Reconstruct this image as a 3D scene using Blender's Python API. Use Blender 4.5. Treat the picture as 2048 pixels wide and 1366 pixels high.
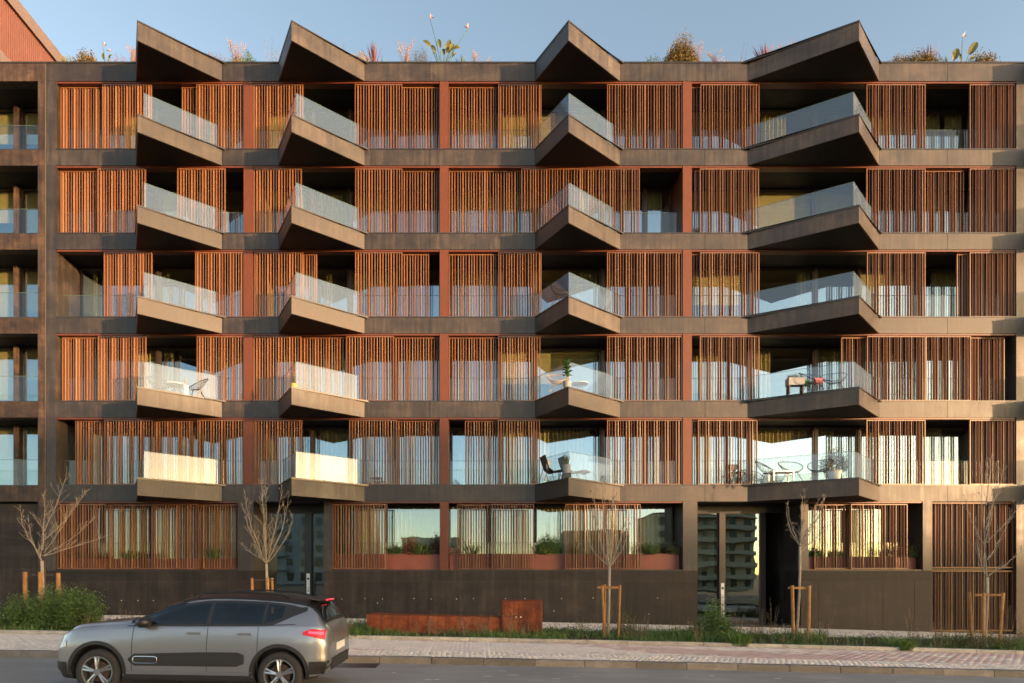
import bpy, bmesh, math, random
import numpy as np
from mathutils import Vector, Matrix

for _o in list(bpy.data.objects):
    bpy.data.objects.remove(_o, do_unlink=True)
C = bpy.context.scene.collection
SC = bpy.context.scene
rnd = random.Random(7)
R = math.radians

# ------------------------------------------------------------------ camera
PXM = 54.2                            # one metre on the facade plane in pixels of the 2048 px wide survey photograph
F_PX = 1150.0                         # focal length in those pixels
CAM_H, CAM_D = 1.68, F_PX / PXM          # eye height above the wall foot, distance to the facade (facade plane is Y = 0)
cam_d = bpy.data.cameras.new('camera')
cam = bpy.data.objects.new('camera', cam_d); C.objects.link(cam)
cam.location = (0, -CAM_D, CAM_H); cam.rotation_euler = (R(90), 0, 0)
cam_d.sensor_width = 36; cam_d.lens = F_PX / 2048 * 36
cam_d.shift_x = 74 / 2048; cam_d.shift_y = 467 / 2048
cam_d.clip_end = 6000
SC.camera = cam

# ------------------------------------------------------------------ sky, sun, exposure
SUN_AZ, SUN_EL = 54.5, 3.2           # degrees right of the facade normal, degrees above the horizon
w = bpy.data.worlds.new('World'); SC.world = w; w.use_nodes = True
nt = w.node_tree; bg = nt.nodes['Background']
sky = nt.nodes.new('ShaderNodeTexSky'); sky.sky_type = 'NISHITA'; sky.sun_disc = False
sky.sun_elevation = R(SUN_EL); sky.sun_rotation = R(180 - SUN_AZ)
sky.altitude = 50; sky.air_density = 0.6; sky.dust_density = 0.9; sky.ozone_density = 0.2
nt.links.new(sky.outputs['Color'], bg.inputs['Color']); bg.inputs['Strength'].default_value = 0.15
sun_d = bpy.data.lights.new('sun', 'SUN'); sun_d.energy = 2.4; sun_d.angle = R(0.53); sun_d.color = (1.0, 0.60, 0.31)
sun = bpy.data.objects.new('sun', sun_d); C.objects.link(sun)
_sd = Vector((math.sin(R(SUN_AZ)) * math.cos(R(SUN_EL)), -math.cos(R(SUN_AZ)) * math.cos(R(SUN_EL)), math.sin(R(SUN_EL))))
sun.rotation_euler = _sd.to_track_quat('Z', 'Y').to_euler()
sun.location = (30, -40, 30)
SC.view_settings.view_transform = 'Standard'; SC.view_settings.look = 'None'
SC.view_settings.gamma = 1; SC.view_settings.use_curve_mapping = False
SC.view_settings.exposure = 2.32
SC.render.engine = 'CYCLES'
SC.cycles.max_bounces = 10; SC.cycles.diffuse_bounces = 3; SC.cycles.glossy_bounces = 5
SC.cycles.transparent_max_bounces = 24; SC.cycles.transmission_bounces = 4
SC.cycles.caustics_reflective = False; SC.cycles.caustics_refractive = False
SC.cycles.use_denoising = True
SC.cycles.use_adaptive_sampling = False
SC.cycles.filter_width = 1.6
SC.cycles.sample_clamp_indirect = 0.6
SC.cycles.blur_glossy = 1.0

# ------------------------------------------------------------------ helpers
def fx(px): return (px - 950) / PXM
def fz(py): return CAM_H + (1150 - py) / PXM
def at(px, py, Y):                    # survey reading -> point at depth Y
    s = F_PX / (Y + CAM_D)
    return Vector(((px - 950) / s, Y, CAM_H + (1150 - py) / s))
def ground(x):
    x = max(-45.0, min(45.0, x))
    return -0.0195 * x - 0.0003 * x * x

class MB:
    def __init__(s): s.v = []; s.f = []; s.mi = []; s.cur = 0
    def face(s, idx): s.f.append(tuple(idx)); s.mi.append(s.cur)
    def add(s, vs, fs):
        o = len(s.v); s.v += [tuple(p) for p in vs]
        for q in fs: s.face([o + i for i in q])
    def box(s, x0, x1, y0, y1, z0, z1):
        s.add([(x0,y0,z0),(x1,y0,z0),(x1,y1,z0),(x0,y1,z0),(x0,y0,z1),(x1,y0,z1),(x1,y1,z1),(x0,y1,z1)],
              [(0,3,2,1),(4,5,6,7),(0,1,5,4),(1,2,6,5),(2,3,7,6),(3,0,4,7)])
        return s
    def obox(s, c, hx, hy, hz, rz=0.0, ry=0.0):
        m = Matrix.Rotation(rz, 3, 'Z') @ Matrix.Rotation(ry, 3, 'Y')
        vs = [Vector(c) + m @ Vector((a*hx, b*hy, d*hz)) for d in (-1,1) for a, b in ((-1,-1),(1,-1),(1,1),(-1,1))]
        s.add(vs, [(0,3,2,1),(4,5,6,7),(0,1,5,4),(1,2,6,5),(2,3,7,6),(3,0,4,7)])
        return s
    def prism(s, poly, z0, z1):
        n = len(poly)
        a = sum(poly[i][0]*poly[(i+1)%n][1]-poly[(i+1)%n][0]*poly[i][1] for i in range(n))
        if a < 0: poly = poly[::-1]
        z0f = z0 if callable(z0) else (lambda p: z0)
        z1f = z1 if callable(z1) else (lambda p: z1)
        vs = [(p[0],p[1],z0f(p)) for p in poly] + [(p[0],p[1],z1f(p)) for p in poly]
        s.add(vs, [tuple(range(n))[::-1], tuple(range(n,2*n))] + [(i,(i+1)%n,n+(i+1)%n,n+i) for i in range(n)])
        return s
    def tube(s, pts, rad, n=6, cap=True):
        pts = [Vector(p) for p in pts]; o = len(s.v)
        if not hasattr(rad, '__len__'): rad = [rad]*len(pts)
        up = Vector((0.13, 0.21, 1.0))
        for i, p in enumerate(pts):
            t = (pts[min(i+1,len(pts)-1)] - pts[max(i-1,0)])
            if t.length < 1e-9: t = Vector((0,0,1))
            t.normalize()
            a = t.cross(up)
            if a.length < .05: a = t.cross(Vector((1,0.1,0)))
            a.normalize(); b = t.cross(a)
            for k in range(n):
                th = 2*math.pi*k/n
                s.v.append(tuple(p + (a*math.cos(th) + b*math.sin(th))*rad[i]))
        for i in range(len(pts)-1):
            for k in range(n):
                s.face((o+i*n+k, o+i*n+(k+1)%n, o+(i+1)*n+(k+1)%n, o+(i+1)*n+k))
        if cap:
            s.face([o+k for k in range(n)][::-1]); s.face([o+(len(pts)-1)*n+k for k in range(n)])
        return s
    def lathe(s, prof, n=16, c=(0,0,0)):
        o = len(s.v)
        for r, z in prof:
            for k in range(n):
                th = 2*math.pi*k/n; s.v.append((c[0]+r*math.cos(th), c[1]+r*math.sin(th), c[2]+z))
        for i in range(len(prof)-1):
            for k in range(n):
                s.face((o+i*n+k, o+i*n+(k+1)%n, o+(i+1)*n+(k+1)%n, o+(i+1)*n+k))
        return s
    def blade(s, base, tip, w, bend=0.0, fold=0.25, seg=3):
        """a strap leaf from base to tip, w wide, drooping by bend"""
        b = Vector(base); t = Vector(tip); d = t - b
        side = d.cross(Vector((0,0,1)))
        if side.length < 1e-4: side = Vector((1,0,0))
        side.normalize()
        if rnd.random() < .5: side = (side + Vector((rnd.uniform(-.5,.5), rnd.uniform(-.5,.5), 0))).normalized()
        o = len(s.v)
        for i in range(seg):
            u = i/seg
            p = b + d*u + Vector((0,0,bend*math.sin(math.pi*u)))
            ww = w*(1-u**2)*(.55+.45*min(1,u*4+.2))
            s.v.append(tuple(p - side*ww*.5)); s.v.append(tuple(p + side*ww*.5))
        s.v.append(tuple(t))
        for i in range(seg-1):
            s.face((o+2*i, o+2*i+1, o+2*i+3, o+2*i+2))
        s.face((o+2*seg-2, o+2*seg-1, o+2*seg))
    def leaf(s, p, d, nrm, L, W):
        """a pointed leaf of two folded halves"""
        d = Vector(d).normalized(); nrm = Vector(nrm)
        side = d.cross(nrm)
        if side.length < 1e-4: side = d.cross(Vector((.3,.5,.8)))
        side.normalize(); up = side.cross(d)
        p = Vector(p); m = p + d*L*.45
        o = len(s.v)
        s.v += [tuple(p), tuple(m + side*W*.5 + up*W*.15), tuple(p + d*L - up*L*.06), tuple(m - side*W*.5 + up*W*.15)]
        s.face((o, o+1, o+2)); s.face((o, o+2, o+3))
    def mesh(s, name, mats, smooth=False):
        me = bpy.data.meshes.new(name); me.from_pydata(s.v, [], s.f)
        for m in (mats if isinstance(mats, (list, tuple)) else [mats]): me.materials.append(m)
        if any(s.mi): me.polygons.foreach_set('material_index', s.mi)
        if smooth: me.polygons.foreach_set('use_smooth', [True]*len(s.f))
        me.update(); return me
    def build(s, name, mats, parent=None, smooth=False, loc=None, angle=None):
        o = link(name, s.mesh(name, mats, smooth), parent, loc)
        return o

def link(name, me, parent=None, loc=None):
    o = bpy.data.objects.new(name, me); C.objects.link(o)
    if parent is not None: o.parent = parent
    if loc is not None: o.location = loc
    return o
def tag(o, label=None, cat=None, group=None, kind=None):
    if label: o['label'] = label
    if cat: o['category'] = cat
    if group: o['group'] = group
    if kind: o['kind'] = kind
    return o
def thing(name, label, cat, loc=(0,0,0), rz=0.0, group=None):
    o = bpy.data.objects.new(name, None); C.objects.link(o)
    o.location = loc; o.rotation_euler = (0,0,rz); o.empty_display_size = .3
    return tag(o, label, cat, group)
def copy_tree(o, parent=None):
    c = o.copy(); C.objects.link(c); c.parent = parent
    for ch in list(o.children): copy_tree(ch, c)
    return c
def np_mesh(name, V, F, mats, mi=None, smooth=False):
    me = bpy.data.meshes.new(name); nv, nf, k = len(V), len(F), F.shape[1]
    me.vertices.add(nv); me.vertices.foreach_set('co', np.asarray(V, dtype=np.float32).ravel())
    me.loops.add(nf*k); me.loops.foreach_set('vertex_index', np.asarray(F, dtype=np.int32).ravel())
    me.polygons.add(nf); me.polygons.foreach_set('loop_start', np.arange(0, nf*k, k, dtype=np.int32))
    for m in (mats if isinstance(mats, (list, tuple)) else [mats]): me.materials.append(m)
    if mi is not None: me.polygons.foreach_set('material_index', np.asarray(mi, dtype=np.int32))
    if smooth: me.polygons.foreach_set('use_smooth', np.ones(nf, dtype=bool))
    me.update(calc_edges=True); return me

# ------------------------------------------------------------------ materials
def mat(name):
    m = bpy.data.materials.new(name); m.use_nodes = True
    return m, m.node_tree, m.node_tree.nodes['Principled BSDF']
def node(nt, typ, **kw):
    n = nt.nodes.new(typ)
    for k, v in kw.items():
        if k in n.inputs: n.inputs[k].default_value = v
        else: setattr(n, k, v)
    return n
def ramp(nt, fac, stops):
    r = nt.nodes.new('ShaderNodeValToRGB')
    while len(r.color_ramp.elements) < len(stops): r.color_ramp.elements.new(.5)
    for e, (p, c) in zip(r.color_ramp.elements, stops): e.position = p; e.color = (*c, 1)
    nt.links.new(fac, r.inputs['Fac']); return r.outputs['Color']
def coords(nt, scale=(1,1,1), kind='Object'):
    tc = nt.nodes.new('ShaderNodeTexCoord'); mp = nt.nodes.new('ShaderNodeMapping')
    mp.inputs['Scale'].default_value = scale
    nt.links.new(tc.outputs[kind], mp.inputs['Vector']); return mp.outputs['Vector']
def wcoords(nt, scale=(1,1,1)):
    g = nt.nodes.new('ShaderNodeNewGeometry'); mp = nt.nodes.new('ShaderNodeMapping')
    mp.inputs['Scale'].default_value = scale
    nt.links.new(g.outputs['Position'], mp.inputs['Vector']); return mp.outputs['Vector']
def noise(nt, vec, scale, detail=4, rough=.6):
    n = node(nt, 'ShaderNodeTexNoise', Scale=scale, Detail=detail, Roughness=rough)
    nt.links.new(vec, n.inputs['Vector']); return n.outputs['Fac']
def mixf(nt, a, b, t):
    m = nt.nodes.new('ShaderNodeMix'); m.data_type = 'FLOAT'; m.inputs[0].default_value = t
    nt.links.new(a, m.inputs[2]); nt.links.new(b, m.inputs[3]); return m.outputs[0]
def bump(nt, p, h, strength, dist=.01):
    b = node(nt, 'ShaderNodeBump', Strength=strength, Distance=dist)
    nt.links.new(h, b.inputs['Height']); nt.links.new(b.outputs['Normal'], p.inputs['Normal'])

def concrete(name, dark, mid, light, rough=.5, streak=(7,7,.45), patch=.9, spec=.38, contrast=1.0, vary=.22):
    """cast concrete or stone: cloudy patches, rain streaks, grain; each cast piece a little lighter or darker"""
    m, nt, p = mat(name)
    a = noise(nt, wcoords(nt, (patch, patch, patch*1.4)), 1.0, 7, .7)
    b = noise(nt, wcoords(nt, streak), 1.0, 6, .65)
    c = noise(nt, wcoords(nt, (1,1,1)), 34, 3, .65)
    f = mixf(nt, mixf(nt, a, b, .45), c, .2)
    k = .14/contrast
    col = ramp(nt, f, [(.5-k, dark), (.5, mid), (.5+k, light)])
    oi = nt.nodes.new('ShaderNodeObjectInfo')
    v = node(nt, 'ShaderNodeMapRange'); v.inputs['To Min'].default_value = 1-vary; v.inputs['To Max'].default_value = 1+vary
    nt.links.new(oi.outputs['Random'], v.inputs['Value'])
    mx = nt.nodes.new('ShaderNodeVectorMath'); mx.operation = 'SCALE'
    nt.links.new(col, mx.inputs[0]); nt.links.new(v.outputs['Result'], mx.inputs['Scale'])
    nt.links.new(mx.outputs['Vector'], p.inputs['Base Color'])
    r = node(nt, 'ShaderNodeMapRange'); r.inputs['From Min'].default_value = .35; r.inputs['From Max'].default_value = .65
    r.inputs['To Min'].default_value = rough-.12; r.inputs['To Max'].default_value = rough+.2
    nt.links.new(f, r.inputs['Value']); nt.links.new(r.outputs['Result'], p.inputs['Roughness'])
    p.inputs['Specular IOR Level'].default_value = spec
    bump(nt, p, f, .35, .006); return m
def plain(name, col, rough=.5, metal=0.0, var=.12, scale=9.0, spec=.5, bmp=0.0):
    m, nt, p = mat(name)
    n = noise(nt, wcoords(nt), scale, 4, .6)
    lo = tuple(max(0,c*(1-var)) for c in col); hi = tuple(min(1,c*(1+var)) for c in col)
    nt.links.new(ramp(nt, n, [(.3, lo), (.7, hi)]), p.inputs['Base Color'])
    p.inputs['Roughness'].default_value = rough; p.inputs['Metallic'].default_value = metal
    p.inputs['Specular IOR Level'].default_value = spec
    if bmp: bump(nt, p, n, bmp, .004)
    return m
def foliage(name, cols, rough=.5, trans=.25):
    m, nt, p = mat(name)
    oi = nt.nodes.new('ShaderNodeNewGeometry')
    rr = oi.outputs['Random Per Island']
    stops = [(i/(max(1,len(cols)-1)), c) for i, c in enumerate(cols)]
    col = ramp(nt, rr, stops)
    nt.links.new(col, p.inputs['Base Color']); p.inputs['Roughness'].default_value = rough
    tr = nt.nodes.new('ShaderNodeBsdfTranslucent'); nt.links.new(col, tr.inputs['Color'])
    mx = nt.nodes.new('ShaderNodeMixShader'); mx.inputs[0].default_value = trans
    out = nt.nodes['Material Output']
    nt.links.new(p.outputs[0], mx.inputs[1]); nt.links.new(tr.outputs[0], mx.inputs[2]); nt.links.new(mx.outputs[0], out.inputs['Surface'])
    return m
def glass(name, tint, base, power_edge, rough=0.0, refl=(1,1,1), dust=0.0):
    m, nt, p = mat(name); nt.nodes.remove(p)
    out = nt.nodes['Material Output']
    t = nt.nodes.new('ShaderNodeBsdfTransparent'); t.inputs['Color'].default_value = (*tint, 1)
    g = nt.nodes.new('ShaderNodeBsdfGlossy'); g.inputs['Roughness'].default_value = rough; g.inputs['Color'].default_value = (*refl, 1)
    ge = nt.nodes.new('ShaderNodeNewGeometry')                 # Schlick curve, the same from both sides of the pane
    dt = node(nt, 'ShaderNodeVectorMath', operation='DOT_PRODUCT'); nt.links.new(ge.outputs['Incoming'], dt.inputs[0]); nt.links.new(ge.outputs['Normal'], dt.inputs[1])
    ab = node(nt, 'ShaderNodeMath', operation='ABSOLUTE'); nt.links.new(dt.outputs['Value'], ab.inputs[0])
    su = node(nt, 'ShaderNodeMath', operation='SUBTRACT'); su.inputs[0].default_value = 1; nt.links.new(ab.outputs[0], su.inputs[1])
    fr = node(nt, 'ShaderNodeMath', operation='POWER'); nt.links.new(su.outputs[0], fr.inputs[0]); fr.inputs[1].default_value = 5
    mr = node(nt, 'ShaderNodeMapRange'); mr.inputs['To Min'].default_value = base; mr.inputs['To Max'].default_value = power_edge
    nt.links.new(fr.outputs[0], mr.inputs['Value'])
    mx = nt.nodes.new('ShaderNodeMixShader')
    wv = noise(nt, wcoords(nt), .7, 2, .5)
    bp = node(nt, 'ShaderNodeBump', Strength=.25, Distance=.012); nt.links.new(wv, bp.inputs['Height']); nt.links.new(bp.outputs['Normal'], g.inputs['Normal'])
    nt.links.new(mr.outputs['Result'], mx.inputs[0]); nt.links.new(t.outputs[0], mx.inputs[1]); nt.links.new(g.outputs[0], mx.inputs[2])
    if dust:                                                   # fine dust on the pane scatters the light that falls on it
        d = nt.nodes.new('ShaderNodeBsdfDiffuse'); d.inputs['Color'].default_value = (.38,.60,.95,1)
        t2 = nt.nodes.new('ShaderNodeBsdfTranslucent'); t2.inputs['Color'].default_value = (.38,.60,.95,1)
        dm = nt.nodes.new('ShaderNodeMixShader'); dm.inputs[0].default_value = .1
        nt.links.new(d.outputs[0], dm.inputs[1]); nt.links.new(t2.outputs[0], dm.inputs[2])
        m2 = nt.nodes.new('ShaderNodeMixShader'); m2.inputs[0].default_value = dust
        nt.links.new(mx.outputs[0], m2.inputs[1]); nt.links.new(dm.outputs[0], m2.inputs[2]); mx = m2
    nt.links.new(mx.outputs[0], out.inputs['Surface']); return m

M = {}
M['concrete'] = concrete('brown concrete', (.014,.0105,.0088), (.030,.0228,.0192), (.068,.053,.044), rough=.48, spec=.56, contrast=1.25)
M['plinth'] = concrete('plinth concrete', (.013,.010,.0085), (.024,.0185,.0155), (.045,.035,.029), rough=.6, streak=(5,5,.35), spec=.3, contrast=1.6)
M['old_concrete'] = concrete('neighbour concrete', (.018,.0115,.009), (.046,.029,.020), (.10,.062,.042), rough=.55, patch=1.6, contrast=1.5)
M['soffit_shade'] = concrete('soffit concrete', (.010,.008,.007), (.016,.012,.010), (.026,.019,.015), rough=.7, spec=.3)  # darkened copy of the brown concrete; underside shade is in the colour
M['terracotta'] = plain('terracotta coated metal', (.110,.034,.015), .45, var=.08, scale=2, spec=.35)
m, nt, p = mat('terracotta slat')
_n = noise(nt, wcoords(nt, (3,3,.8)), 1.0, 5, .65); _g = nt.nodes.new('ShaderNodeNewGeometry'); _o = nt.nodes.new('ShaderNodeObjectInfo')
_a = node(nt, 'ShaderNodeMath', operation='ADD'); nt.links.new(_g.outputs['Random Per Island'], _a.inputs[0]); nt.links.new(_o.outputs['Random'], _a.inputs[1])
_f = node(nt, 'ShaderNodeMath', operation='FRACT'); nt.links.new(_a.outputs[0], _f.inputs[0])
nt.links.new(ramp(nt, mixf(nt, _f.outputs[0], _n, .45), [(.2, (.112,.044,.019)), (.5, (.158,.067,.030)), (.8, (.205,.094,.044))]), p.inputs['Base Color'])
p.inputs['Roughness'].default_value = .44; p.inputs['Specular IOR Level'].default_value = .6; M['slat'] = m
M['track'] = plain('track metal', (.12,.033,.016), .42, var=.05)
M['coping'] = plain('dark zinc coping', (.055,.052,.05), .35, metal=.6, var=.1)
M['frame'] = plain('bronze window frame', (.05,.036,.028), .35, metal=.3, var=.1)
M['black'] = plain('black painted metal', (.012,.012,.013), .4, var=.1)
M['room'] = plain('painted room wall', (.66,.55,.34), .8, var=.03)
M['roomfloor'] = plain('oak floor', (.20,.13,.075), .5, var=.2)
M['curtain'] = plain('linen curtain', (.72,.62,.38), .9, var=.05)
M['blind'] = plain('roller blind', (.70,.60,.33), .85, var=.04)
M['winglass'] = glass('window glass', (.86,.88,.80), .28, 1.0, refl=(.60,.80,.97))
M['railglass'] = glass('balustrade glass', (.95,.97,.96), .035, .9)
M['lobbyglass'] = glass('lobby glass', (.86,.88,.82), .17, 1.0, refl=(.68,.84,.95))
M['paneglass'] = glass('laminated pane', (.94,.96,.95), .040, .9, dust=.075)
M['glassedge'] = plain('glass edge', (.10,.16,.14), .2)
M['sealant'] = plain('joint sealant', (.085,.07,.054), .8, var=.4, scale=20)
M['white'] = plain('white enamel', (.72,.70,.66), .4, var=.03)
M['ink'] = plain('black ink', (.02,.02,.02), .6)
# ------------------------------------------------------------------ the apartment building
TOPS = {2: fz(971.4), 3: fz(803.4), 4: fz(635.4), 5: fz(467.4), 6: fz(299.4)}   # top of each storey's concrete band
BAND_H = 31.5 / PXM
ROOF_TOP, ROOF_BOT = fz(124.0), fz(162.0)
XL, XR = fx(92.5), fx(2210)          # main building, carried on past the right edge of the photograph
DEEP = 1.22                           # depth of the loggias
def open_top(f): return ROOF_BOT if f == 6 else TOPS[f+1] - BAND_H
house = thing('apartment_building', 'brown concrete apartment building with terracotta slatted shutters and pointed glass balconies', 'building')

BAYS = [(112, 487), (505, 879.5), (897, 1366), (1384, 2033)]
COLS = [(487, 505), (879.5, 897), (1366, 1384)]
# ---- concrete bands, cast in lengths with open joints between them
JOINTS = [92.5, 445, 729, 860, 1240, 1410, 1758, 1895, 2210]
def bands(z0, z1, y0=0.0, y1=.34, name='concrete_band'):
    for a, b in zip(JOINTS, JOINTS[1:]):
        m = MB(); g = .006
        m.box(fx(a)+g, fx(b)-g, y0, y1, z0, z1)
        m.box(fx(a)-.01 if a > 93 else fx(a)+.01, fx(a)+.01 if a > 93 else fx(a)+.02, y0+.02, y1-.02, z0+.01, z1-.01)
        m.build(name, M['concrete'], house)
def coping_strip(x0, x1, z, h=.055, y0=-.012):
    MB().box(x0, x1, y0, .36, z, z+h).build('coping', M['coping'], house)
for f, zt in TOPS.items():
    bands(zt - BAND_H, zt)
    coping_strip(fx(112), fx(2033), zt + .002, .04)
bands(ROOF_BOT, ROOF_TOP - .05, y1=.13, name='parapet')
MB().box(XL, XR, -.02, .15, ROOF_TOP - .048, ROOF_TOP + .002).build('coping', M['coping'], house)
# ---- floor slabs, soffits, cross walls
for f, zt in TOPS.items():
    MB().box(XL+.02, XR-.02, .34, 9.0, zt - BAND_H + .004, zt - .03).build('floor_slab', M['soffit_shade'], house)
MB().box(XL+.02, XR-.02, .132, 12.0, ROOF_BOT + .004, ROOF_TOP - .22).build('roof_slab', M['soffit_shade'], house)
mb = MB()
mb.box(XL+.02, XR-.02, 11.7, 12.0, -3, ROOF_TOP-.05)
mb.box(XR-.3, XR, .35, 11.69, -3, ROOF_TOP-.06)
mb.box(XL+.0, XL+.3, .35, 11.69, -3, ROOF_TOP-.06)
mb.build('rear_wall', M['concrete'], house)
# ---- piers at the two ends and terracotta fin columns between the bays
for f, zt in TOPS.items():
    zo = open_top(f)
    MB().box(fx(93), fx(112), .004, 1.5, zt+.001, zo-.001).build('concrete_pier', M['concrete'], house)
    MB().box(fx(2033), fx(2210), .004, 1.5, zt+.001, zo-.001).build('concrete_pier', M['concrete'], house)
    for a, b in COLS:
        MB().box(fx(a), fx(b), .012, DEEP+.12, zt+.045, zo-.002).build('column', M['terracotta'], house)
# ---- rooms behind the glazing
Y_G = DEEP + .03
mb = MB()
for f in [1] + list(TOPS):
    zt = TOPS[f] if f > 1 else fz(1141)
    zo = open_top(f)
    cuts = [92.5] + [(a+b)/2 for a, b in COLS] + [2033]
    for i, (a, b) in enumerate(zip(cuts, cuts[1:])):
        x0, x1 = fx(a)+.06, fx(b)-.06
        mb.add([(x0,5.6,zt),(x1,5.6,zt),(x1,5.6,zo),(x0,5.6,zo)], [(0,1,2,3)])
        for xx in (x0, x1):
            mb.add([(xx,Y_G+.2,zt),(xx,5.6,zt),(xx,5.6,zo),(xx,Y_G+.2,zo)], [(0,1,2,3)])
        xm = x0 + (x1-x0)*rnd.choice([.38,.55,.62])
        mb.add([(xm,Y_G+.35,zt),(xm,5.6,zt),(xm,5.6,zo),(xm,Y_G+.35,zo)], [(0,1,2,3)])
        mb.add([(x0,Y_G+.1,zo-.012),(x1,Y_G+.1,zo-.012),(x1,5.6,zo-.012),(x0,5.6,zo-.012)], [(0,1,2,3)])
mb.build('interior_wall', M['room'], house)
mb = MB()
for f, zt in TOPS.items():
    mb.add([(XL+.3,Y_G+.1,zt-.02),(XR-.4,Y_G+.1,zt-.02),(XR-.4,5.6,zt-.02),(XL+.3,5.6,zt-.02)], [(0,1,2,3)])
mb.build('interior_floor', M['roomfloor'], house)

# ---- windows: frame > pane, curtain
def curtain(x0, x1, y, z0, z1, parent, name='curtain', mt='curtain', amp=.045, pitch=.16):
    n = max(8, int((x1-x0)/pitch*8)); V = []; F = []
    m = MB()
    for i in range(n+1):
        x = x0 + (x1-x0)*i/n; ph = (x-x0)/pitch*2*math.pi
        yy = y + amp*math.sin(ph) + .012*math.sin(ph*.37+1)
        m.v += [(x, yy, z0), (x, yy+.01*math.sin(ph*.21), z1)]
    for i in range(n): m.face((2*i, 2*i+2, 2*i+3, 2*i+1))
    return m.build(name, M[mt], parent, smooth=True)
def window(x0, x1, z0, z1, parent, y=Y_G, fr=.055, pane_mat='winglass', cur=None, mid=None):
    m = MB(); d = .09
    m.box(x0, x0+fr, y, y+d, z0, z1); m.box(x1-fr, x1, y, y+d, z0, z1)
    m.box(x0+fr, x1-fr, y+.002, y+d, z0, z0+fr); m.box(x0+fr, x1-fr, y+.002, y+d, z1-fr, z1)
    if mid: m.box(x0+fr, x1-fr, y+.006, y+d-.01, mid-.012, mid+.012)
    w_ = m.build('window', M['frame'], parent)
    MB().box(x0+fr, x1-fr, y+.035, y+.05, z0+fr, z1-fr).build('pane', M[pane_mat], w_)
    if cur:
        for (a, b, kind) in cur:
            xa, xb = x0+fr+(x1-x0-2*fr)*a, x0+fr+(x1-x0-2*fr)*b
            if kind == 'c': curtain(xa, xb, y+.24, z0+.03, z1-.05, w_)
            else: MB().box(xa, xb, y+.16, y+.17, z0+(z1-z0)*kind, z1-.04).build('blind', M['blind'], w_)
    return w_
# positions of the window posts on the glazing line, read on the facade plane; curtains by storey and bay
POSTS = [[112, 210, 316, 400, 487], [505, 625, 700, 790, 879.5], [897, 1000, 1070, 1204, 1290, 1366], [1384, 1500, 1631, 1717, 1840, 1940, 2033]]
def gx(px, y=Y_G): return (px-950)*(y+CAM_D)/F_PX          # reading on the glazing line
POSTS = [[fx(p[0])] + [gx(q) for q in p[1:-1]] + [fx(p[-1])] for p in POSTS]
CUR = {(6,2):[(3,.3,.9,'c')], (6,3):[(2,.35,1,'c'),(3,0,1,'c'),(4,.1,.5,'c'),(4,.6,1,'c'),(1,.2,.6,'c')],
       (5,0):[(2,0,.5,.3)], (5,1):[(1,0,1,'c'),(2,0,1,'c'),(0,.6,1,'c')], (5,2):[(3,.5,1,'c'),(4,0,.75,'c'),(2,.7,1,'c')], (5,3):[(4,.2,.7,'c')],
       (4,0):[(0,.35,.55,'c'),(2,0,.2,'c')], (4,1):[(1,.3,.5,'c')], (4,2):[(2,.6,1,'c'),(3,0,.4,'c')], (4,3):[(1,.8,1,'c'),(4,.3,1,'c')],
       (3,0):[(1,.5,1,'c'),(2,0,.3,'c'),(0,.3,.8,'c')], (3,1):[(0,.2,.7,'c'),(1,0,1,'c'),(2,.2,.6,'c')], (3,2):[(3,.1,.6,'c')], (3,3):[(0,.2,.6,'c'),(1,0,.35,'c'),(2,.0,1,'c'),(3,.2,.7,'c')],
       (2,0):[(0,.3,1,'c'),(1,0,.4,'c')], (2,1):[(1,.1,1,'c'),(2,0,.3,'c')], (2,2):[(1,0,1,'c'),(2,0,.85,'c'),(3,.4,.8,'c'),(0,.1,.4,'c')], (2,3):[(1,0,.95,'c'),(0,.1,.5,'c'),(2,0,.5,'c'),(4,0,.5,.45),(3,.1,.6,'c')]}
bl = random.Random(23)
for f, zt in TOPS.items():
    for bi, posts in enumerate(POSTS):
        for wi, (a, b) in enumerate(zip(posts, posts[1:])):
            cur = [(c[1], c[2], c[3]) for c in CUR.get((f, bi), []) if c[0] == wi]
            if not cur and bl.random() < .5: cur = [(0, 1, bl.choice([.0, .0, .25, .45]))]
            window(a+.05, b-.05, zt+.0, open_top(f)-.02, house, cur=cur)
    for posts in POSTS:                                     # posts between the sliding windows
        for p in posts[1:-1]:
            MB().box(p-.045, p+.045, Y_G-.03, Y_G+.12, zt-.01, open_top(f)-.002).build('window_post', M['frame'], house)

# ---- sliding shutters: frame > slat
ANG = [30, 15, -30, -18]
SLAT_W, SLAT_T, PITCH = .070, .018, .1015
_slat = {}
def slat_mesh(h, a):
    k = (round(h,3), a)
    if k not in _slat:
        m = MB(); m.obox((0,0,h/2), SLAT_T/2, SLAT_W/2, h/2, R(-a))
        _slat[k] = m.mesh('slat', M['slat'])
    return _slat[k]
slat_jobs = []; rest = MB()
def shutter(a, b, f, inner=False, z0=None, z1=None, phase=0, share=False):
    x0, x1 = fx(a), fx(b)
    if z0 is None: z0, z1 = TOPS[f] + .045, open_top(f) - .075
    yc = .205 if inner else .075
    m = MB(); t = .028; hy = .03
    m.box(x0, x0+t, yc-hy, yc+hy, z0, z1); m.box(x1-t, x1, yc-hy, yc+hy, z0, z1)
    m.box(x0+t, x1-t, yc-hy+.003, yc+hy-.003, z0, z0+.035); m.box(x0+t, x1-t, yc-hy+.003, yc+hy-.003, z1-.035, z1)
    sh = m.build('shutter', M['slat'], house)
    n = max(1, int((x1-x0-.06)/PITCH)); off = (x1-x0-(n-1)*PITCH)/2
    for i in range(n):
        slat_jobs.append((share, x0+off+i*PITCH, yc, z0+.036, z1-.036, ANG[(i+phase) % 4], sh))
O, I = False, True
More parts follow.
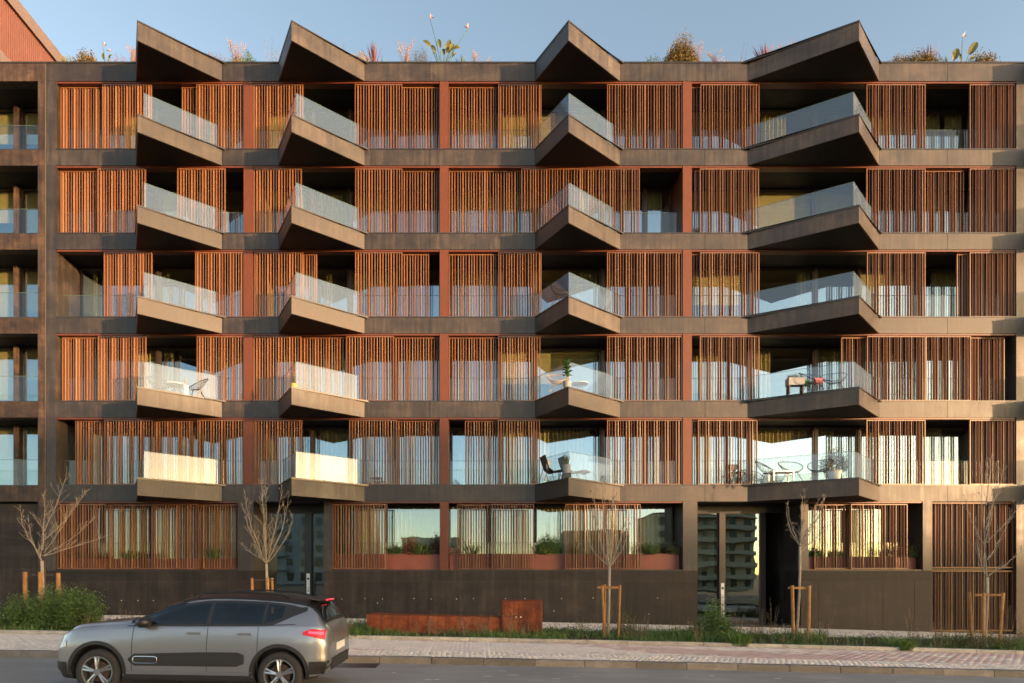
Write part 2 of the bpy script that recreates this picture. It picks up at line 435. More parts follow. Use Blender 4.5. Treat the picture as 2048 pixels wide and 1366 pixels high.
PANELS = {
 6: [(113.5,203,I),(203,301,O),(359,398,I),(391,486,O),(506,605,O),(709,804,O),(802,878.5,I),(898,999,I),(997,1083,O),(1215,1291,O),(1291,1365,O),(1386,1404,I),(1402,1520,O),(1735,1853,O),(1942,2032.5,O)],
 5: [(114,195,I),(193,289,O),(353,449,O),(506,602,O),(710,804,O),(802,878.5,I),(898,970,I),(970,1046,I),(1043,1161,O),(1161,1280,O),(1393,1403,I),(1401,1519,O),(1735,1853,O),(1852,1936,I),(1942,2032.5,O)],
 4: [(206,302,O),(389,486,O),(508,605,O),(600,631,I),(710,804,O),(802,857,I),(898,999,I),(997,1083,O),(1215,1291,O),(1291,1365,O),(1386,1404,I),(1402,1520,O),(1736,1853,O),(1922,1944,I),(1942,2032.5,O)],
 3: [(117,196,I),(194,290,O),(392,486,O),(506,601,O),(599,690,I),(692,787,O),(785,878.5,I),(898,999,I),(997,1081,O),(1215,1291,O),(1291,1365,O),(1401,1520,O),(1689,1738,I),(1736,1853,O),(1854,1944,O),(1943,2018,I)],
 2: [(144,209,I),(207,303,O),(303,395,I),(393,486,O),(506,603,O),(698,793,O),(791,878.5,I),(930,998,I),(996,1080,O),(1215,1291,O),(1291,1365,O),(1388,1400,I),(1397,1516,O),(1735,1853,O),(1942,2032.5,O)],
}
for f, lst in PANELS.items():
    for a, b, inn in lst:
        shutter(a, b, f, inn, phase=0, share=(f >= 3 and b < 900 and b-a > 70))
Z1B, Z1T = fz(1139.5), fz(1006.5)
for a, b, inn in [(112.5,209,O),(209,302,I),(302,396,O),(396,475,I),(664.5,774,O),(914,986,I),(984,1068,O),(1131,1208,O),(1208,1282,O),(1635,1706,I),(1704,1817,O)]:
    shutter(a, b, 1, inn, Z1B+.03, Z1T-.02)
# the 300 that show largest hang on their shutters one by one, the others are one joined mesh
one = [j for j in slat_jobs if j[0]]; one = one[:300]
ids = set(id(j) for j in one)
for j in slat_jobs:
    _, x, y, z0, z1, a, sh = j
    if id(j) in ids: link('slat', slat_mesh(z1-z0, a), sh, (x, y, z0))
    else: rest.obox((x, y, (z0+z1)/2), SLAT_T/2, SLAT_W/2, (z1-z0)/2, R(-a))
# ---- shutter tracks, head and foot
def track(a, b, z, z2):
    MB().box(fx(a)+.004, fx(b)-.004, .03, .27, z, z2).build('shutter_track', M['track'], house)
for f, zt in TOPS.items():
    for a, b in BAYS:
        track(a, b, open_top(f)-.06, open_top(f)-.003)
# ---- glass railings behind the shutters
RAIL_TOP = 53 / PXM
BALC = [(272, 54, 172, 1), (557, 54, 172, 1), (1070, 53, 170, 1), (1495, 165, 263, 1), (2054, 53, 170, 0)]   # left root, tip offset, right root
def rail(a, b, z, y=.34):
    MB().box(fx(a)+.03, fx(b)-.03, y, y+.014, z+.02, z+RAIL_TOP).build('glass_railing', [M['railglass']], house)
    MB().box(fx(a)+.03, fx(b)-.03, y-.003, y+.017, z+RAIL_TOP+.001, z+RAIL_TOP+.014).build('railing_edge', M['glassedge'], house)
for f, zt in TOPS.items():
    rail(112, 284, zt); rail(428, 486, zt); rail(506, 569, zt); rail(712, 879, zt)
    rail(898, 1082, zt); rail(1224, 1365, zt); rail(1386, 1518, zt); rail(1745, 2032, zt)
# ---- pointed balconies
BD = 1.61
def inset_line(p, q, d):
    v = Vector((q[0]-p[0], q[1]-p[1])); v.normalize(); nrm = Vector((-v.y, v.x))
    return (p[0]+nrm.x*d, p[1]+nrm.y*d), (q[0]+nrm.x*d, q[1]+nrm.y*d)
def isect(a, b, c, d):
    x1,y1,x2,y2,x3,y3,x4,y4 = *a,*b,*c,*d
    t = ((x1-x3)*(y3-y4)-(y1-y3)*(x3-x4))/((x1-x2)*(y3-y4)-(y1-y2)*(x3-x4))
    return (x1+t*(x2-x1), y1+t*(y2-y1))
def plan(L, tip, Rr, d):
    a, t, b = (fx(L),0.0), (fx(L+tip),-BD), (fx(L+Rr),0.0)
    a1, t1 = inset_line(a, t, d); t2, b1 = inset_line(t, b, d)
    tt = isect(a1, t1, t2, b1)
    yy = 0.0 if d <= .05 else .33
    la = isect(a1, t1, (0,yy), (1,yy)); lb = isect(t2, b1, (0,yy), (1,yy))
    return la, tt, lb
def wall2d(p, q, th):
    (a, b) = inset_line(p, q, th); return [p, q, b, a]
for (L, tip, Rr, shown) in BALC:
    for f, zt in list(TOPS.items()) + [(7, None)]:
        z0, z1 = (zt-BAND_H, zt) if zt else (ROOF_BOT, ROOF_TOP - .05)
        A, T, B = (fx(L),-.002), (fx(L+tip),-BD), (fx(L+Rr),-.002)
        b_ = MB().prism([A, T, B], z0+.002, z1-.002 if not zt else z1-.02).build('balcony' if zt else 'canopy', M['concrete'], house)
        cz = z1+.002
        sf = plan(L, tip, Rr, .035)
        MB().prism([(sf[0][0]+.02,-.03), sf[1], (sf[2][0]-.03,-.03)], z0-.004, z0+.0018).build('soffit_shade', M['soffit_shade'], b_)  # added dark sheet, stands in for shade under the slab
        o1 = plan(L, tip, Rr, -.012); i1 = plan(L, tip, Rr, .17)
        m = MB()
        for (p, q, pi, qi) in ((o1[0], o1[1], i1[0], i1[1]), (o1[1], o1[2], i1[1], i1[2])):
            pi = (pi[0], min(pi[1], -.002)); qi = (qi[0], min(qi[1], -.002))
            p = (p[0], min(p[1], -.016)); q = (q[0], min(q[1], -.016))
            m.prism([p, q, qi, pi], cz-.02, cz+.038)
        m.build('coping', M['coping'], b_)
        if zt is None:
            MB().prism([(A[0]+.3,-.003),(T[0]+.05,T[1]+.3),(B[0]-.4,-.003)], z1-.0015, z1+.012).build('roof_sheet', M['coping'], b_)
            continue
        g = plan(L, tip, Rr, .2)
        for (p, q) in ((g[0], g[1]), (g[1], g[2])):
            MB().prism(wall2d(p, q, .016), cz+.04, zt+RAIL_TOP).build('glass_pane', M['paneglass'], b_)
            MB().prism(wall2d(p, q, .018), zt+RAIL_TOP+.001, zt+RAIL_TOP+.012).build('glass_edge', M['glassedge'], b_)

# ---- ground storey: plinth walls, piers, entrances
g0 = -1.2
ZS, ZJ = fz(1141), fz(1162.5)         # sill of the openings, joint between sill course and plinth
ZB = TOPS[2] - BAND_H                 # underside of the first band
def plinth(cutpx, y=.0):
    for a, b in zip(cutpx, cutpx[1:]):
        MB().box(fx(a)+.005, fx(b)-.005, y, y+.3, g0, ZJ-.008).build('wall_panel', M['plinth'], house)
    MB().box(fx(cutpx[0])+.01, fx(cutpx[-1])-.01, y+.012, y+.29, g0, ZJ-.001).build('wall_core', M['old_concrete'], house)
    MB().box(fx(cutpx[0]), fx(cutpx[-1]), y, y+.3, ZJ, ZS).build('sill_course', M['plinth'], house)
plinth([93, 182, 282, 392, 507]); plinth([648, 683, 731, 861, 1087, 1250, 1395]); plinth([1602, 1637, 1766, 1829, 1864])
for a, b in ((93,111),(476,507),(648,664),(1366,1395),(1602,1617),(1846,1864),(2033,2210)):
    MB().box(fx(a)+.002, fx(b)-.002, .004, 1.2 if a != 2033 else .4, ZS+.001 if a != 2033 else g0, ZB-.001).build('concrete_pier', M['concrete'], house)
for a, b in COLS[1:2]:
    MB().box(fx(a), fx(b), .012, 1.2, ZS+.03, ZB-.002).build('column', M['terracotta'], house)
for a, b in ((111,476),(664,1366),(1617,1846)):
    MB().box(fx(a), fx(b), .03, .32, ZS+.001, ZS+.03).build('sill_sheet', M['coping'], house)
    track(a, b, ZB-.05, ZB-.003)
    MB().box(fx(a), fx(b), .34, 1.2, ZS-.25, ZS-.003).build('loggia_floor', M['soffit_shade'], house)
GW = {0: [111, 205, 300, 392, 476], 1: [664, 772, 885, 975, 1070, 1210, 1366], 2: [1617, 1700, 1770, 1846]}
gcur = {(0,1):[(.1,.9,'c')], (0,2):[(0,.6,'c')], (0,3):[(.2,1,'c')], (1,1):[(.1,1,'c')], (1,0):[(.3,1,'c')], (1,2):[(0,1,'c')], (1,3):[(.7,1,'c')], (1,4):[(0,.9,'c')], (1,5):[(0,.2,'c'),(.55,.85,'c')], (2,0):[(.3,.8,'c')], (2,1):[(0,.3,'c')]}
for gi, posts in GW.items():
    for wi, (a, b) in enumerate(zip(posts, posts[1:])):
        xa = fx(a)+.03 if wi == 0 else gx(a, 1.0)+.02; xb = fx(b)-.03 if wi == len(posts)-2 else gx(b, 1.0)-.02
        window(xa, xb, ZS+.3, ZB-.02, house, y=1.0, cur=gcur.get((gi, wi)), pane_mat='lobbyglass')
    MB().box(fx(posts[0]), fx(posts[-1]), 1.0, 1.12, ZS-.02, ZS+.299).build('window_breast', M['frame'], house)
    MB().box(fx(posts[0])+.02, fx(posts[-1])-.02, .62, .632, ZS+.55, fz(1084)).build('glass_railing', M['railglass'], house)
    MB().box(fx(posts[0])+.02, fx(posts[-1])-.02, .615, .637, fz(1084)+.001, fz(1084)+.014).build('railing_edge', M['glassedge'], house)
# entrances: recess, glazed door, post
def entrance(a, b, glass_a, posts, end, zg, lift=.0):
    x0, x1 = fx(a), fx(b); yd = 1.25
    MB().box(x0-.3, x0-.003, .31, 6.5, g0, ZB-.003).build('entrance_wall', M['plinth'], house)
    MB().box(x1+.003, x1+.3, .31, 6.5, g0, ZB-.003).build('entrance_wall', M['plinth'], house)
    MB().box(x0-.3, x1+.3, 6.5, 6.7, g0, ZB).build('lobby_wall', M['black'], house)
    MB().box(x0, x1, .345, 6.5, ZB+.006, ZB+.05).build('entrance_soffit', M['soffit_shade'], house)
    MB().box(x0-.0, x1, yd-.05, yd+.05, ZB-.28, ZB-.002).build('door_head', M['black'], house)
    return yd
e1 = entrance(507, 648, 541, None, None, None)
def entry_glass(xa, xb, y, z0, z1, name='door'):
    m = MB(); fr = .04
    m.box(xa, xa+fr, y-.03, y+.03, z0, z1); m.box(xb-fr, xb, y-.03, y+.03, z0, z1)
    m.box(xa+fr, xb-fr, y-.028, y+.028, z0, z0+.08); m.box(xa+fr, xb-fr, y-.028, y+.028, z1-fr, z1)
    d = m.build(name, M['black'], house)
    MB().box(xa+fr, xb-fr, y-.008, y+.008, z0+.08, z1-fr).build('pane', M['lobbyglass'], d)
    return d
s_e = F_PX/(1.25+CAM_D)
def ex(px): return (px-950)/s_e
zg1 = ground(-7)
MB().box(ex(612), ex(625), 1.12, 1.32, zg1, ZB-.28).build('door_post', M['black'], house)
entry_glass(ex(536), ex(612)-.003, 1.25, zg1+.02, ZB-.281)
d = entry_glass(ex(625)+.003, fx(648)-.004, 1.25, zg1+.02, ZB-.281)
MB().tube([(ex(629),1.15,zg1+.8),(ex(629),1.15,zg1+1.5)], .016, 6).build('handle', M['coping'], d)
MB().box(fx(507)+.003, ex(536)-.003, 1.2, 1.4, g0, ZB-.281).build('entrance_wall', M['plinth'], house)
MB().box(fx(507), fx(648), -.05, 6.5, zg1-.3, zg1+.012).build('threshold', M['plinth'], house)
entrance(1395, 1602, 1395, None, None, None)
zg2 = ground(9)
MB().box(ex(1436), ex(1448), 1.12, 1.32, zg2-.1, ZB-.28).build('door_post', M['frame'], house)
entry_glass(fx(1395)+.004, ex(1436)-.003, 1.25, zg2+.02, ZB-.281)
d = entry_glass(ex(1448)+.003, ex(1520), 1.25, zg2+.02, ZB-.281)
MB().tube([(ex(1453),1.15,zg2+.8),(ex(1453),1.15,zg2+1.5)], .016, 6).build('handle', M['coping'], d)
MB().box(ex(1520)+.003, ex(1520)+.2, 1.2, 6.4, g0, ZB-.281).build('entrance_wall', M['soffit_shade'], house)  # darkened concrete here too, in place of shade
MB().box(fx(1395), fx(1602), -.05, 6.5, zg2-.6, zg2+.012).build('threshold', M['plinth'], house)
# slatted gate with a slatted screen above it
gx0, gx1 = fx(1866), fx(2032); zgg = ground(18.5)
for (z0, z1, bars, nm) in ((fz(1136.5), ZB-.02, (), 'slatted_screen'), (zgg+.06, fz(1141), (fz(1171), fz(1203), fz(1236)), 'slatted_gate')):
    m = MB()
    m.box(gx0, gx0+.05, .1, .17, z0, z1); m.box(gx1-.05, gx1, .1, .17, z0, z1)
    m.box(gx0+.05, gx1-.05, .103, .167, z0, z0+.05); m.box(gx0+.05, gx1-.05, .103, .167, z1-.05, z1)
    for zb in bars: m.box(gx0+.05, gx1-.05, .22, .24, zb-.025, zb+.025)
    m.build(nm, M['terracotta'], house)
    n = int((gx1-gx0-.1)/.1)
    for i in range(n):
        a = ANG[i % 4]
        rest.obox((gx0+.1+i*.1, .17, (z0+z1)/2), SLAT_T/2, SLAT_W/2, (z1-z0)/2-.05, R(-a))
MB().box(gx0-.01, gx1+.01, .4, .5, g0, ZB-.004).build('service_wall', M['black'], house)
tag(rest.build('slat', M['slat'], house), kind='stuff')
# open concrete reveals of the end bay, form-tie holes in the plinth
m = MB()
for px, py in [(206,1201),(243,1201),(276,1201),(307,1201),(684,1198),(730,1197),(765,1198),(755,1206),(828,1197),(862,1198),(913,1198),(947,1197),(1011,1197),(1050,1197),(1123,1197),(1186,1196),(1298,1228),(1108,1222),(1315,1196)]:
    m.obox((fx(px), -.004, fz(py)), .012, .003, .012, 0, .8)
m.build('tie_hole', M['white'], house)

# ------------------------------------------------------------------ neighbouring building at the left edge
nb = thing('neighbouring_building', 'rusty brown concrete building with open loggias joined to the left edge of the slatted one', 'building')
NX0, NX1, NC = -22.2, fx(91.2), fx(75.5)
ntop = [ROOF_TOP-.05] + [TOPS[f] for f in (6,5,4,3,2)]
for f, zt in list(TOPS.items()) + [(7, ROOF_TOP-.05)]:
    h = BAND_H if f < 7 else ROOF_TOP-.05-ROOF_BOT
    for a, b in ((NX0, -19.3), (-19.29, NC), (NC+.008, NX1)):
        MB().box(a, b, .002, .34, zt-h, zt-.002).build('concrete_band', M['old_concrete'], nb)
    MB().box(NX0, NX1-.01, .34, 11.9, zt-h+.005, zt-.03).build('floor_slab', M['soffit_shade'], nb)
    if f < 7:
        zo = open_top(f)
        MB().box(NC, NX1, .004, DEEP, zt, zo-.001).build('concrete_pier', M['old_concrete'], nb)
        for (a, b) in ((-20.6, gx(39)-.08), (gx(39)+.08, NC)):
            window(a, b, zt, zo-.02, nb, cur=[(0, 1, bl.choice([.35,.5,.2]))] + ([(0, .25, 'c')] if f != 2 and a < -18 else []))
        MB().box(gx(39)-.08, gx(39)+.08, Y_G-.2, Y_G+.1, zt-.01, zo).build('window_post', M['old_concrete'], nb)
        MB().box(NX0, NC-.01, .12, .134, zt+.02, zt+RAIL_TOP).build('glass_railing', M['railglass'], nb)
        MB().box(NX0, NC-.01, .117, .137, zt+RAIL_TOP+.001, zt+RAIL_TOP+.014).build('railing_edge', M['glassedge'], nb)
        MB().box(NX0, NC, .0, .1, zt, zt+.03).build('sill_sheet', M['coping'], nb)
        m = MB(); m.add([(NX0,5,zt),(NX1-.02,5,zt),(NX1-.02,5,zo),(NX0,5,zo)], [(0,1,2,3)]); m.build('interior_wall', M['room'], nb)
MB().box(NX0, NX1, -.015, .36, ROOF_TOP-.048, ROOF_TOP+.004).build('coping', M['coping'], nb)
MB().box(NX0, NX1-.02, 11.9, 12.1, -2, ROOF_TOP-.06).build('rear_wall', M['old_concrete'], nb)
MB().box(NX0-.14, NX0-.004, .004, 12.1, -2, ROOF_TOP-.05).build('side_wall', M['old_concrete'], nb)
MB().box(fx(90.2), fx(91.6), -.006, .05, g0, ROOF_TOP-.06).build('joint_seal', M['sealant'], nb)
MB().box(NC, NX1, .006, .4, g0, ZB-.001).build('concrete_pier', M['old_concrete'], nb)
gd = MB().box(NX0, NC-.01, .22, .3, g0, ZB-.06).build('garage_door', M['plinth'], nb)
zz = fz(1249)
while zz < ZB-.4:
    h = .42 if abs(zz-fz(1090)) > .3 else .2
    MB().box(NX0, NC-.03, .195, .219, zz+.006, min(zz+h, ZB-.1)-.006).build('board', M['plinth'], gd); zz += h
MB().box(fx(28.5), fx(54.5), .18, .194, fz(1040), fz(1030)).build('vent_slot', M['black'], gd)
# tall wing behind it, clad in corrugated red metal
M['redclad'] = plain('red corrugated cladding', (.105,.036,.027), .65, var=.08, scale=1.5)
M['greymetal'] = plain('grey brown fascia', (.14,.105,.095), .5, var=.08, scale=2)
tw = thing('tall_building', 'tall block behind the roofline clad in red corrugated metal with a grey brown eaves band', 'building', (-22.35, 2, 0))
TZ = 29.65
m = MB(); m.box(-14, -.03, .0, 32, -2, TZ-.1); m.build('wall', M['redclad'], tw)
m = MB(); y = .1
while y < 31.8:
    m.add([(-.03,y,20),(-.0,y+.03,20),(-.0,y+.075,20),(-.03,y+.105,20),(-.03,y,TZ-.6),(0,y+.03,TZ-.6),(0,y+.075,TZ-.6),(-.03,y+.105,TZ-.6)], [(0,1,5,4),(1,2,6,5),(2,3,7,6)]); y += .13
m.build('corrugated_cladding', M['redclad'], tw)
MB().box(-14.1, .14, -.1, 32.1, TZ-.66, TZ).build('eaves_band', M['greymetal'], tw)
MB().box(-14.1, .12, -.1, 32.1, TZ-4.3, TZ-3.35).build('ledge_band', M['greymetal'], tw)
# ------------------------------------------------------------------ ground, road, pavements
Y_KERB, Y_STRIP0, Y_STRIP1 = -9.687, -6.528, -2.864
M['asphalt'] = concrete('asphalt', (.25,.222,.20), (.35,.312,.282), (.45,.405,.37), rough=.8, streak=(.5,5,1), patch=.5, spec=.3)
M['soil'] = concrete('soil', (.035,.025,.018), (.06,.043,.03), (.10,.075,.055), rough=.95, spec=.1)
M['kerb'] = concrete('granite kerb', (.11,.092,.076), (.17,.143,.118), (.26,.222,.185), rough=.7, streak=(1,1,1), patch=2.5, spec=.3)
M['kerb2'] = concrete('pale kerb', (.27,.235,.19), (.40,.355,.295), (.52,.465,.39), rough=.75, streak=(2,2,2), patch=2.0, spec=.3)
M['bed'] = plain('sand bed', (.26,.215,.17), .95, var=.25, scale=14)
M['far'] = plain('dry ground', (.06,.055,.042), .95, var=.35, scale=.4)
def sheet(name, y0, y1, dz, m, xs=None, kind='structure', zf=None, label=None):
    xs = xs or [-300, -120, -45] + [-44+2*i for i in range(45)] + [46, 120, 300]
    b = MB()
    for x in xs:
        z = ground(x) + dz
        b.v += [(x, y0, z), (x, y1, z)]
    for i in range(len(xs)-1): b.face((2*i, 2*i+2, 2*i+3, 2*i+1))
    return tag(b.build(name, m), kind=kind)
tag_ground = sheet('ground', -2000, 2000, -.5, M['far'], xs=[-2000, -300, -120, -45] + [-44+4*i for i in range(23)] + [46, 120, 300, 2000])
sheet('road', -19.4, Y_KERB+.02, -.125, M['asphalt'])
sheet('far_pavement', -52, -19.4, -.02, M['far'])
sheet('pavement', Y_KERB+.15, Y_STRIP0, -.035, M['bed'])
sheet('planting_strip', Y_STRIP0+.1, Y_STRIP1, -.03, M['soil'])
sheet('path', Y_STRIP1, .02, -.03, M['bed'])

# paving stones: one real stone each, colour belongs to the stone
def stone_material(name):
    m, nt, p = mat(name)
    at_ = nt.nodes.new('ShaderNodeAttribute'); at_.attribute_name = 'stone'
    n = noise(nt, wcoords(nt), 22, 4, .6)
    n2 = noise(nt, wcoords(nt, (.6,1.2,1)), 1.0, 5, .65)
    k = ramp(nt, mixf(nt, n, n2, .55), [(.28, (.78,.77,.76)), (.5, (.97,.97,.97)), (.75, (1.1,1.09,1.07))])
    mx = nt.nodes.new('ShaderNodeMix'); mx.data_type = 'RGBA'; mx.blend_type = 'MULTIPLY'; mx.inputs[0].default_value = 1
    nt.links.new(at_.outputs['Color'], mx.inputs[6]); nt.links.new(k, mx.inputs[7])
    nt.links.new(mx.outputs[2], p.inputs['Base Color']); p.inputs['Roughness'].default_value = .8
    p.inputs['Specular IOR Level'].default_value = .25
    return m
M['stone'] = stone_material('paving stone')
rs = np.random.RandomState(4)
def vground(x): x = np.clip(x, -45, 45); return -.0195*x - .0003*x*x
def stones(cx, cy, hx, hy, top, col, name, depth=.05, ang=None):
    """pillow-topped stones: outer ring low, inner ring high"""
    n = len(cx); z = vground(cx) + top
    ang = np.zeros(n) if ang is None else ang
    c, s = np.cos(ang), np.sin(ang)
    V = np.zeros((n, 12, 3)); k = 0
    for (kx, dz) in ((1.0, -depth), (1.0, -.008), (.84, 0.0)):
        for sx, sy in ((-1,-1),(1,-1),(1,1),(-1,1)):
            jx = hx*sx*(kx if kx == 1 else 1-(.16)) + rs.uniform(-1,1,n)*.006
            jy = hy*sy*kx + rs.uniform(-1,1,n)*.006
            V[:, k, 0] = cx + jx*c - jy*s; V[:, k, 1] = cy + jx*s + jy*c; V[:, k, 2] = z + dz; k += 1
    q = np.array([[0,1,5,4],[1,2,6,5],[2,3,7,6],[3,0,4,7],[4,5,9,8],[5,6,10,9],[6,7,11,10],[7,4,8,11],[8,9,10,11]])
    F = (np.arange(n)[:, None, None]*12 + q[None]).reshape(-1, 4)
    me = np_mesh(name, V.reshape(-1, 3), F, M['stone'])
    a = me.color_attributes.new('stone', 'FLOAT_COLOR', 'POINT')
    cc = np.ones((n, 12, 4), dtype=np.float32); cc[:, :, :3] = col[:, None, :]
    a.data.foreach_set('color', cc.ravel())
    return me
def field(x, y):
    """drift of pink among cream stones, in broad slanting bands"""
    return (np.sin(.55*x + 1.9*y + .7) + .8*np.sin(.23*x - 1.3*y + 2.1) + .55*np.sin(1.25*x + 3.1*y)) + .13*(x-6)
CREAM = np.array([.80,.67,.565]); PINK = np.array([.60,.41,.355])
# small cobbles along the kerb
px_, py_ = [], []
row = 0; y = Y_KERB + .21
while y < Y_KERB + 1.0:
    xs_ = np.arange(-21, 22.5, .118) + rs.uniform(-.02, .02) + (row % 2)*.055
    px_.append(xs_); py_.append(np.full(len(xs_), y)); y += .107; row += 1
cx = np.concatenate(px_); cy = np.concatenate(py_) + rs.uniform(-.012, .012, len(cx)); cx = cx + rs.uniform(-.012,.012,len(cx))
colc = CREAM[None]*rs.uniform(.82, 1.05, (len(cx),1)) * (1 + rs.uniform(-.05,.05,(len(cx),3)))
pave = tag(bpy.data.objects.new('pavement_paving', None), kind='structure'); C.objects.link(pave)
near = (cy < Y_KERB + .27) & (cx > -13) & (cx < 14)
idx = np.where(near)[0][:300]
far_ = np.ones(len(cx), bool); far_[idx] = False
base_variants = []
for k in range(8):
    me = stones(np.zeros(1), np.zeros(1), np.array([.053*rs.uniform(.9,1.05)]), np.array([.047*rs.uniform(.9,1.05)]), 0, colc[rs.randint(len(cx), size=1)], 'cobble')
    base_variants.append(me)
for i in idx:
    o = link('cobble', base_variants[rs.randint(8)], pave, (cx[i], cy[i], float(vground(cx[i]))+rs.uniform(-.004,.004)))
tag(link('cobble_field', stones(cx[far_], cy[far_], .053*rs.uniform(.85,1.05,far_.sum()), .047*rs.uniform(.85,1.05,far_.sum()), 0.0, colc[far_], 'cobble_field'), pave), kind='stuff')
# brick-sized pavers over the rest of the pavement
px_, py_ = [], []; row = 0; y = Y_KERB + 1.09
while y < Y_STRIP0 - .06:
    xs_ = np.arange(-22, 23, .205) + (row % 2)*.1025
    px_.append(xs_); py_.append(np.full(len(xs_), y)); y += .103; row += 1
cx = np.concatenate(px_); cy = np.concatenate(py_)
pk = field(cx, cy) + rs.normal(0, .55, len(cx)) > .35
edge = (cy > Y_STRIP0 - .25) & (cx > -2)
pk |= edge & (rs.uniform(size=len(cx)) < .8)
colp = np.where(pk[:, None], PINK[None], CREAM[None]*np.array([[.95,.95,.97]])) * rs.uniform(.92, 1.06, (len(cx),1))
tag(link('paver_field', stones(cx, cy, np.full(len(cx), .0985), np.full(len(cx), .0475), -.004, colp, 'paver_field'), pave), kind='stuff')
# calcada stones of the path along the wall
px_, py_ = [], []; row = 0; y = Y_STRIP1 + .12
while y < -.04:
    xs_ = np.arange(-22, 23, .135) + (row % 2)*.06
    px_.append(xs_); py_.append(np.full(len(xs_), y)); y += .125; row += 1
cx = np.concatenate(px_); cy = np.concatenate(py_) + rs.uniform(-.015,.015,len(cx)); cx = cx + rs.uniform(-.015,.015,len(cx))
colq = CREAM[None]*rs.uniform(.7, 1.12, (len(cx),1))
tag(link('calcada_field', stones(cx, cy, .058*rs.uniform(.85,1.05,len(cx)), .052*rs.uniform(.85,1.05,len(cx)), 0.0, colq, 'calcada_field'), pave), kind='stuff')

# kerbs, stone by stone
def kerb_run(name, y, dy, top, bottom, length, x0, x1, m, gap=.012, batter=.02):
    root = bpy.data.objects.new(name, None); C.objects.link(root); tag(root, kind='structure')
    x = x0
    while x < x1:
        L = length*rnd.uniform(.96, 1.04); b = MB(); jy = rnd.uniform(-.006,.006); jz = rnd.uniform(-.005,.004)
        za, zb = ground(x), ground(x+L-gap); xa, xb = x, x+L-gap; c = .018
        P = [(y+jy-batter, bottom), (y+jy, top+jz-c), (y+jy+c, top+jz), (y+dy, top+jz), (y+dy, bottom)]
        n = len(P)
        b.add([(xa,p,za+q) for p,q in P] + [(xb,p,zb+q) for p,q in P], [tuple(range(n))[::-1], tuple(range(n,2*n))] + [(i,(i+1)%n,n+(i+1)%n,n+i) for i in range(n)][::1])
        b.build('kerb_stone', m, root); x += L
    return root
kerb_run('kerb', Y_KERB, .17, .004, -.3, 1.02, -21.3, 23, M['kerb'])
kerb_run('planting_kerb', Y_STRIP0, .13, .075, -.2, 1.0, -22, 23, M['kerb2'], batter=0)
kerb_run('path_edging', Y_STRIP1-.06, .09, .012, -.2, 1.0, -22, 23, M['kerb2'], batter=0)
kerb_run('opposite_kerb', -19.55, .17, .004, -.3, 1.02, -18, 18, M['kerb'])
# drain grate in the gutter
M['iron'] = plain('rusty cast iron', (.075,.05,.038), .6, metal=.4, var=.3, scale=25)
gc = (at(708, 1339, Y_KERB-.35).x, Y_KERB-.36)
gr = thing('drain_grate', 'rusty iron drain grate set in the gutter against the kerb', 'drain grate', (gc[0], gc[1], ground(gc[0])-.123))
m = MB(); W_, D_ = .46, .24
m.box(-W_, W_, -D_, -D_+.03, -.03, .006); m.box(-W_, W_, D_-.03, D_, -.03, .006); m.box(-W_, -W_+.03, -D_+.03, D_-.03, -.03, .006); m.box(W_-.03, W_, -D_+.03, D_-.03, -.03, .006)
m.build('frame', M['iron'], gr)
for i in range(24):
    MB().obox((-W_+.055+i*.0352, 0, -.008), .008, D_-.032, .012, .0).build('bar', M['iron'], gr)
MB().box(-W_+.03, W_-.03, -D_+.03, D_-.03, -.03, -.026).build('pit', M['black'], gr)

# ------------------------------------------------------------------ rust coloured bench and cabinet
def corten(name, lo, mid, hi):
    m = concrete(name, lo, mid, hi, rough=.65, streak=(9,9,.6), patch=2.2, spec=.25, contrast=1.25); return m
M['corten'] = corten('weathering steel', (.07,.018,.009), (.165,.040,.015), (.27,.082,.030))
YB = -4.55
p0, p1 = at(733, 1240, YB), at(1004, 1240, YB)
gb = lambda x: ground(x) - .1
zt_ = at(733, 1229.5, YB).z; zt2 = at(1004, 1234.5, YB).z
bench = thing('bench', 'long low rust red steel bench block in the planting strip', 'bench', (p0.x, YB, gb(p0.x)))
L_ = p1.x - p0.x; zb_ = bench.location.z
top = lambda x: (zt_ + (zt2-zt_)*x/L_) - zb_
secs = [0, L_*.34, L_*.66, L_]
for a, b in zip(secs, secs[1:]):
    m = MB(); o = .003
    m.prism([(a+o,0),(b-o,0),(b-o,.95-.5*b/L_),(a+o,.95-.5*a/L_)], -.3, lambda p: top(p[0])-.012)
    m.build('side_panel', M['corten'], bench)
m = MB(); m.prism([(-.006,-.006),(L_+.004,-.006),(L_+.004,.456),(-.006,.956)], lambda p: top(p[0])-.011, lambda p: top(p[0])); m.build('top_plate', M['corten'], bench)
YC = -4.63
q0, q1 = at(1003, 1240, YC), at(1085, 1240, YC); zc = at(1003, 1201, YC).z
cab = thing('utility_cabinet', 'rust red steel utility cabinet with two doors at the end of the bench', 'cabinet', (q0.x, YC, gb(q0.x)))
W_ = q1.x-q0.x; H_ = zc - cab.location.z
MB().box(0, W_, .004, .5, -.3, H_-.03).build('body', M['corten'], cab)
MB().box(-.015, W_+.015, -.015, .52, H_-.03, H_).build('lid', M['corten'], cab)
for a, b in ((.03, W_*.415-.006), (W_*.415+.006, W_-.03)):
    d = MB().box(a, b, -.012, .003, .0, H_-.06).build('door', M['corten'], cab)
    MB().obox((b-.06 if a < .1 else a+.06, -.016, H_*.55), .016, .004, .016).build('lock', M['white'], d)

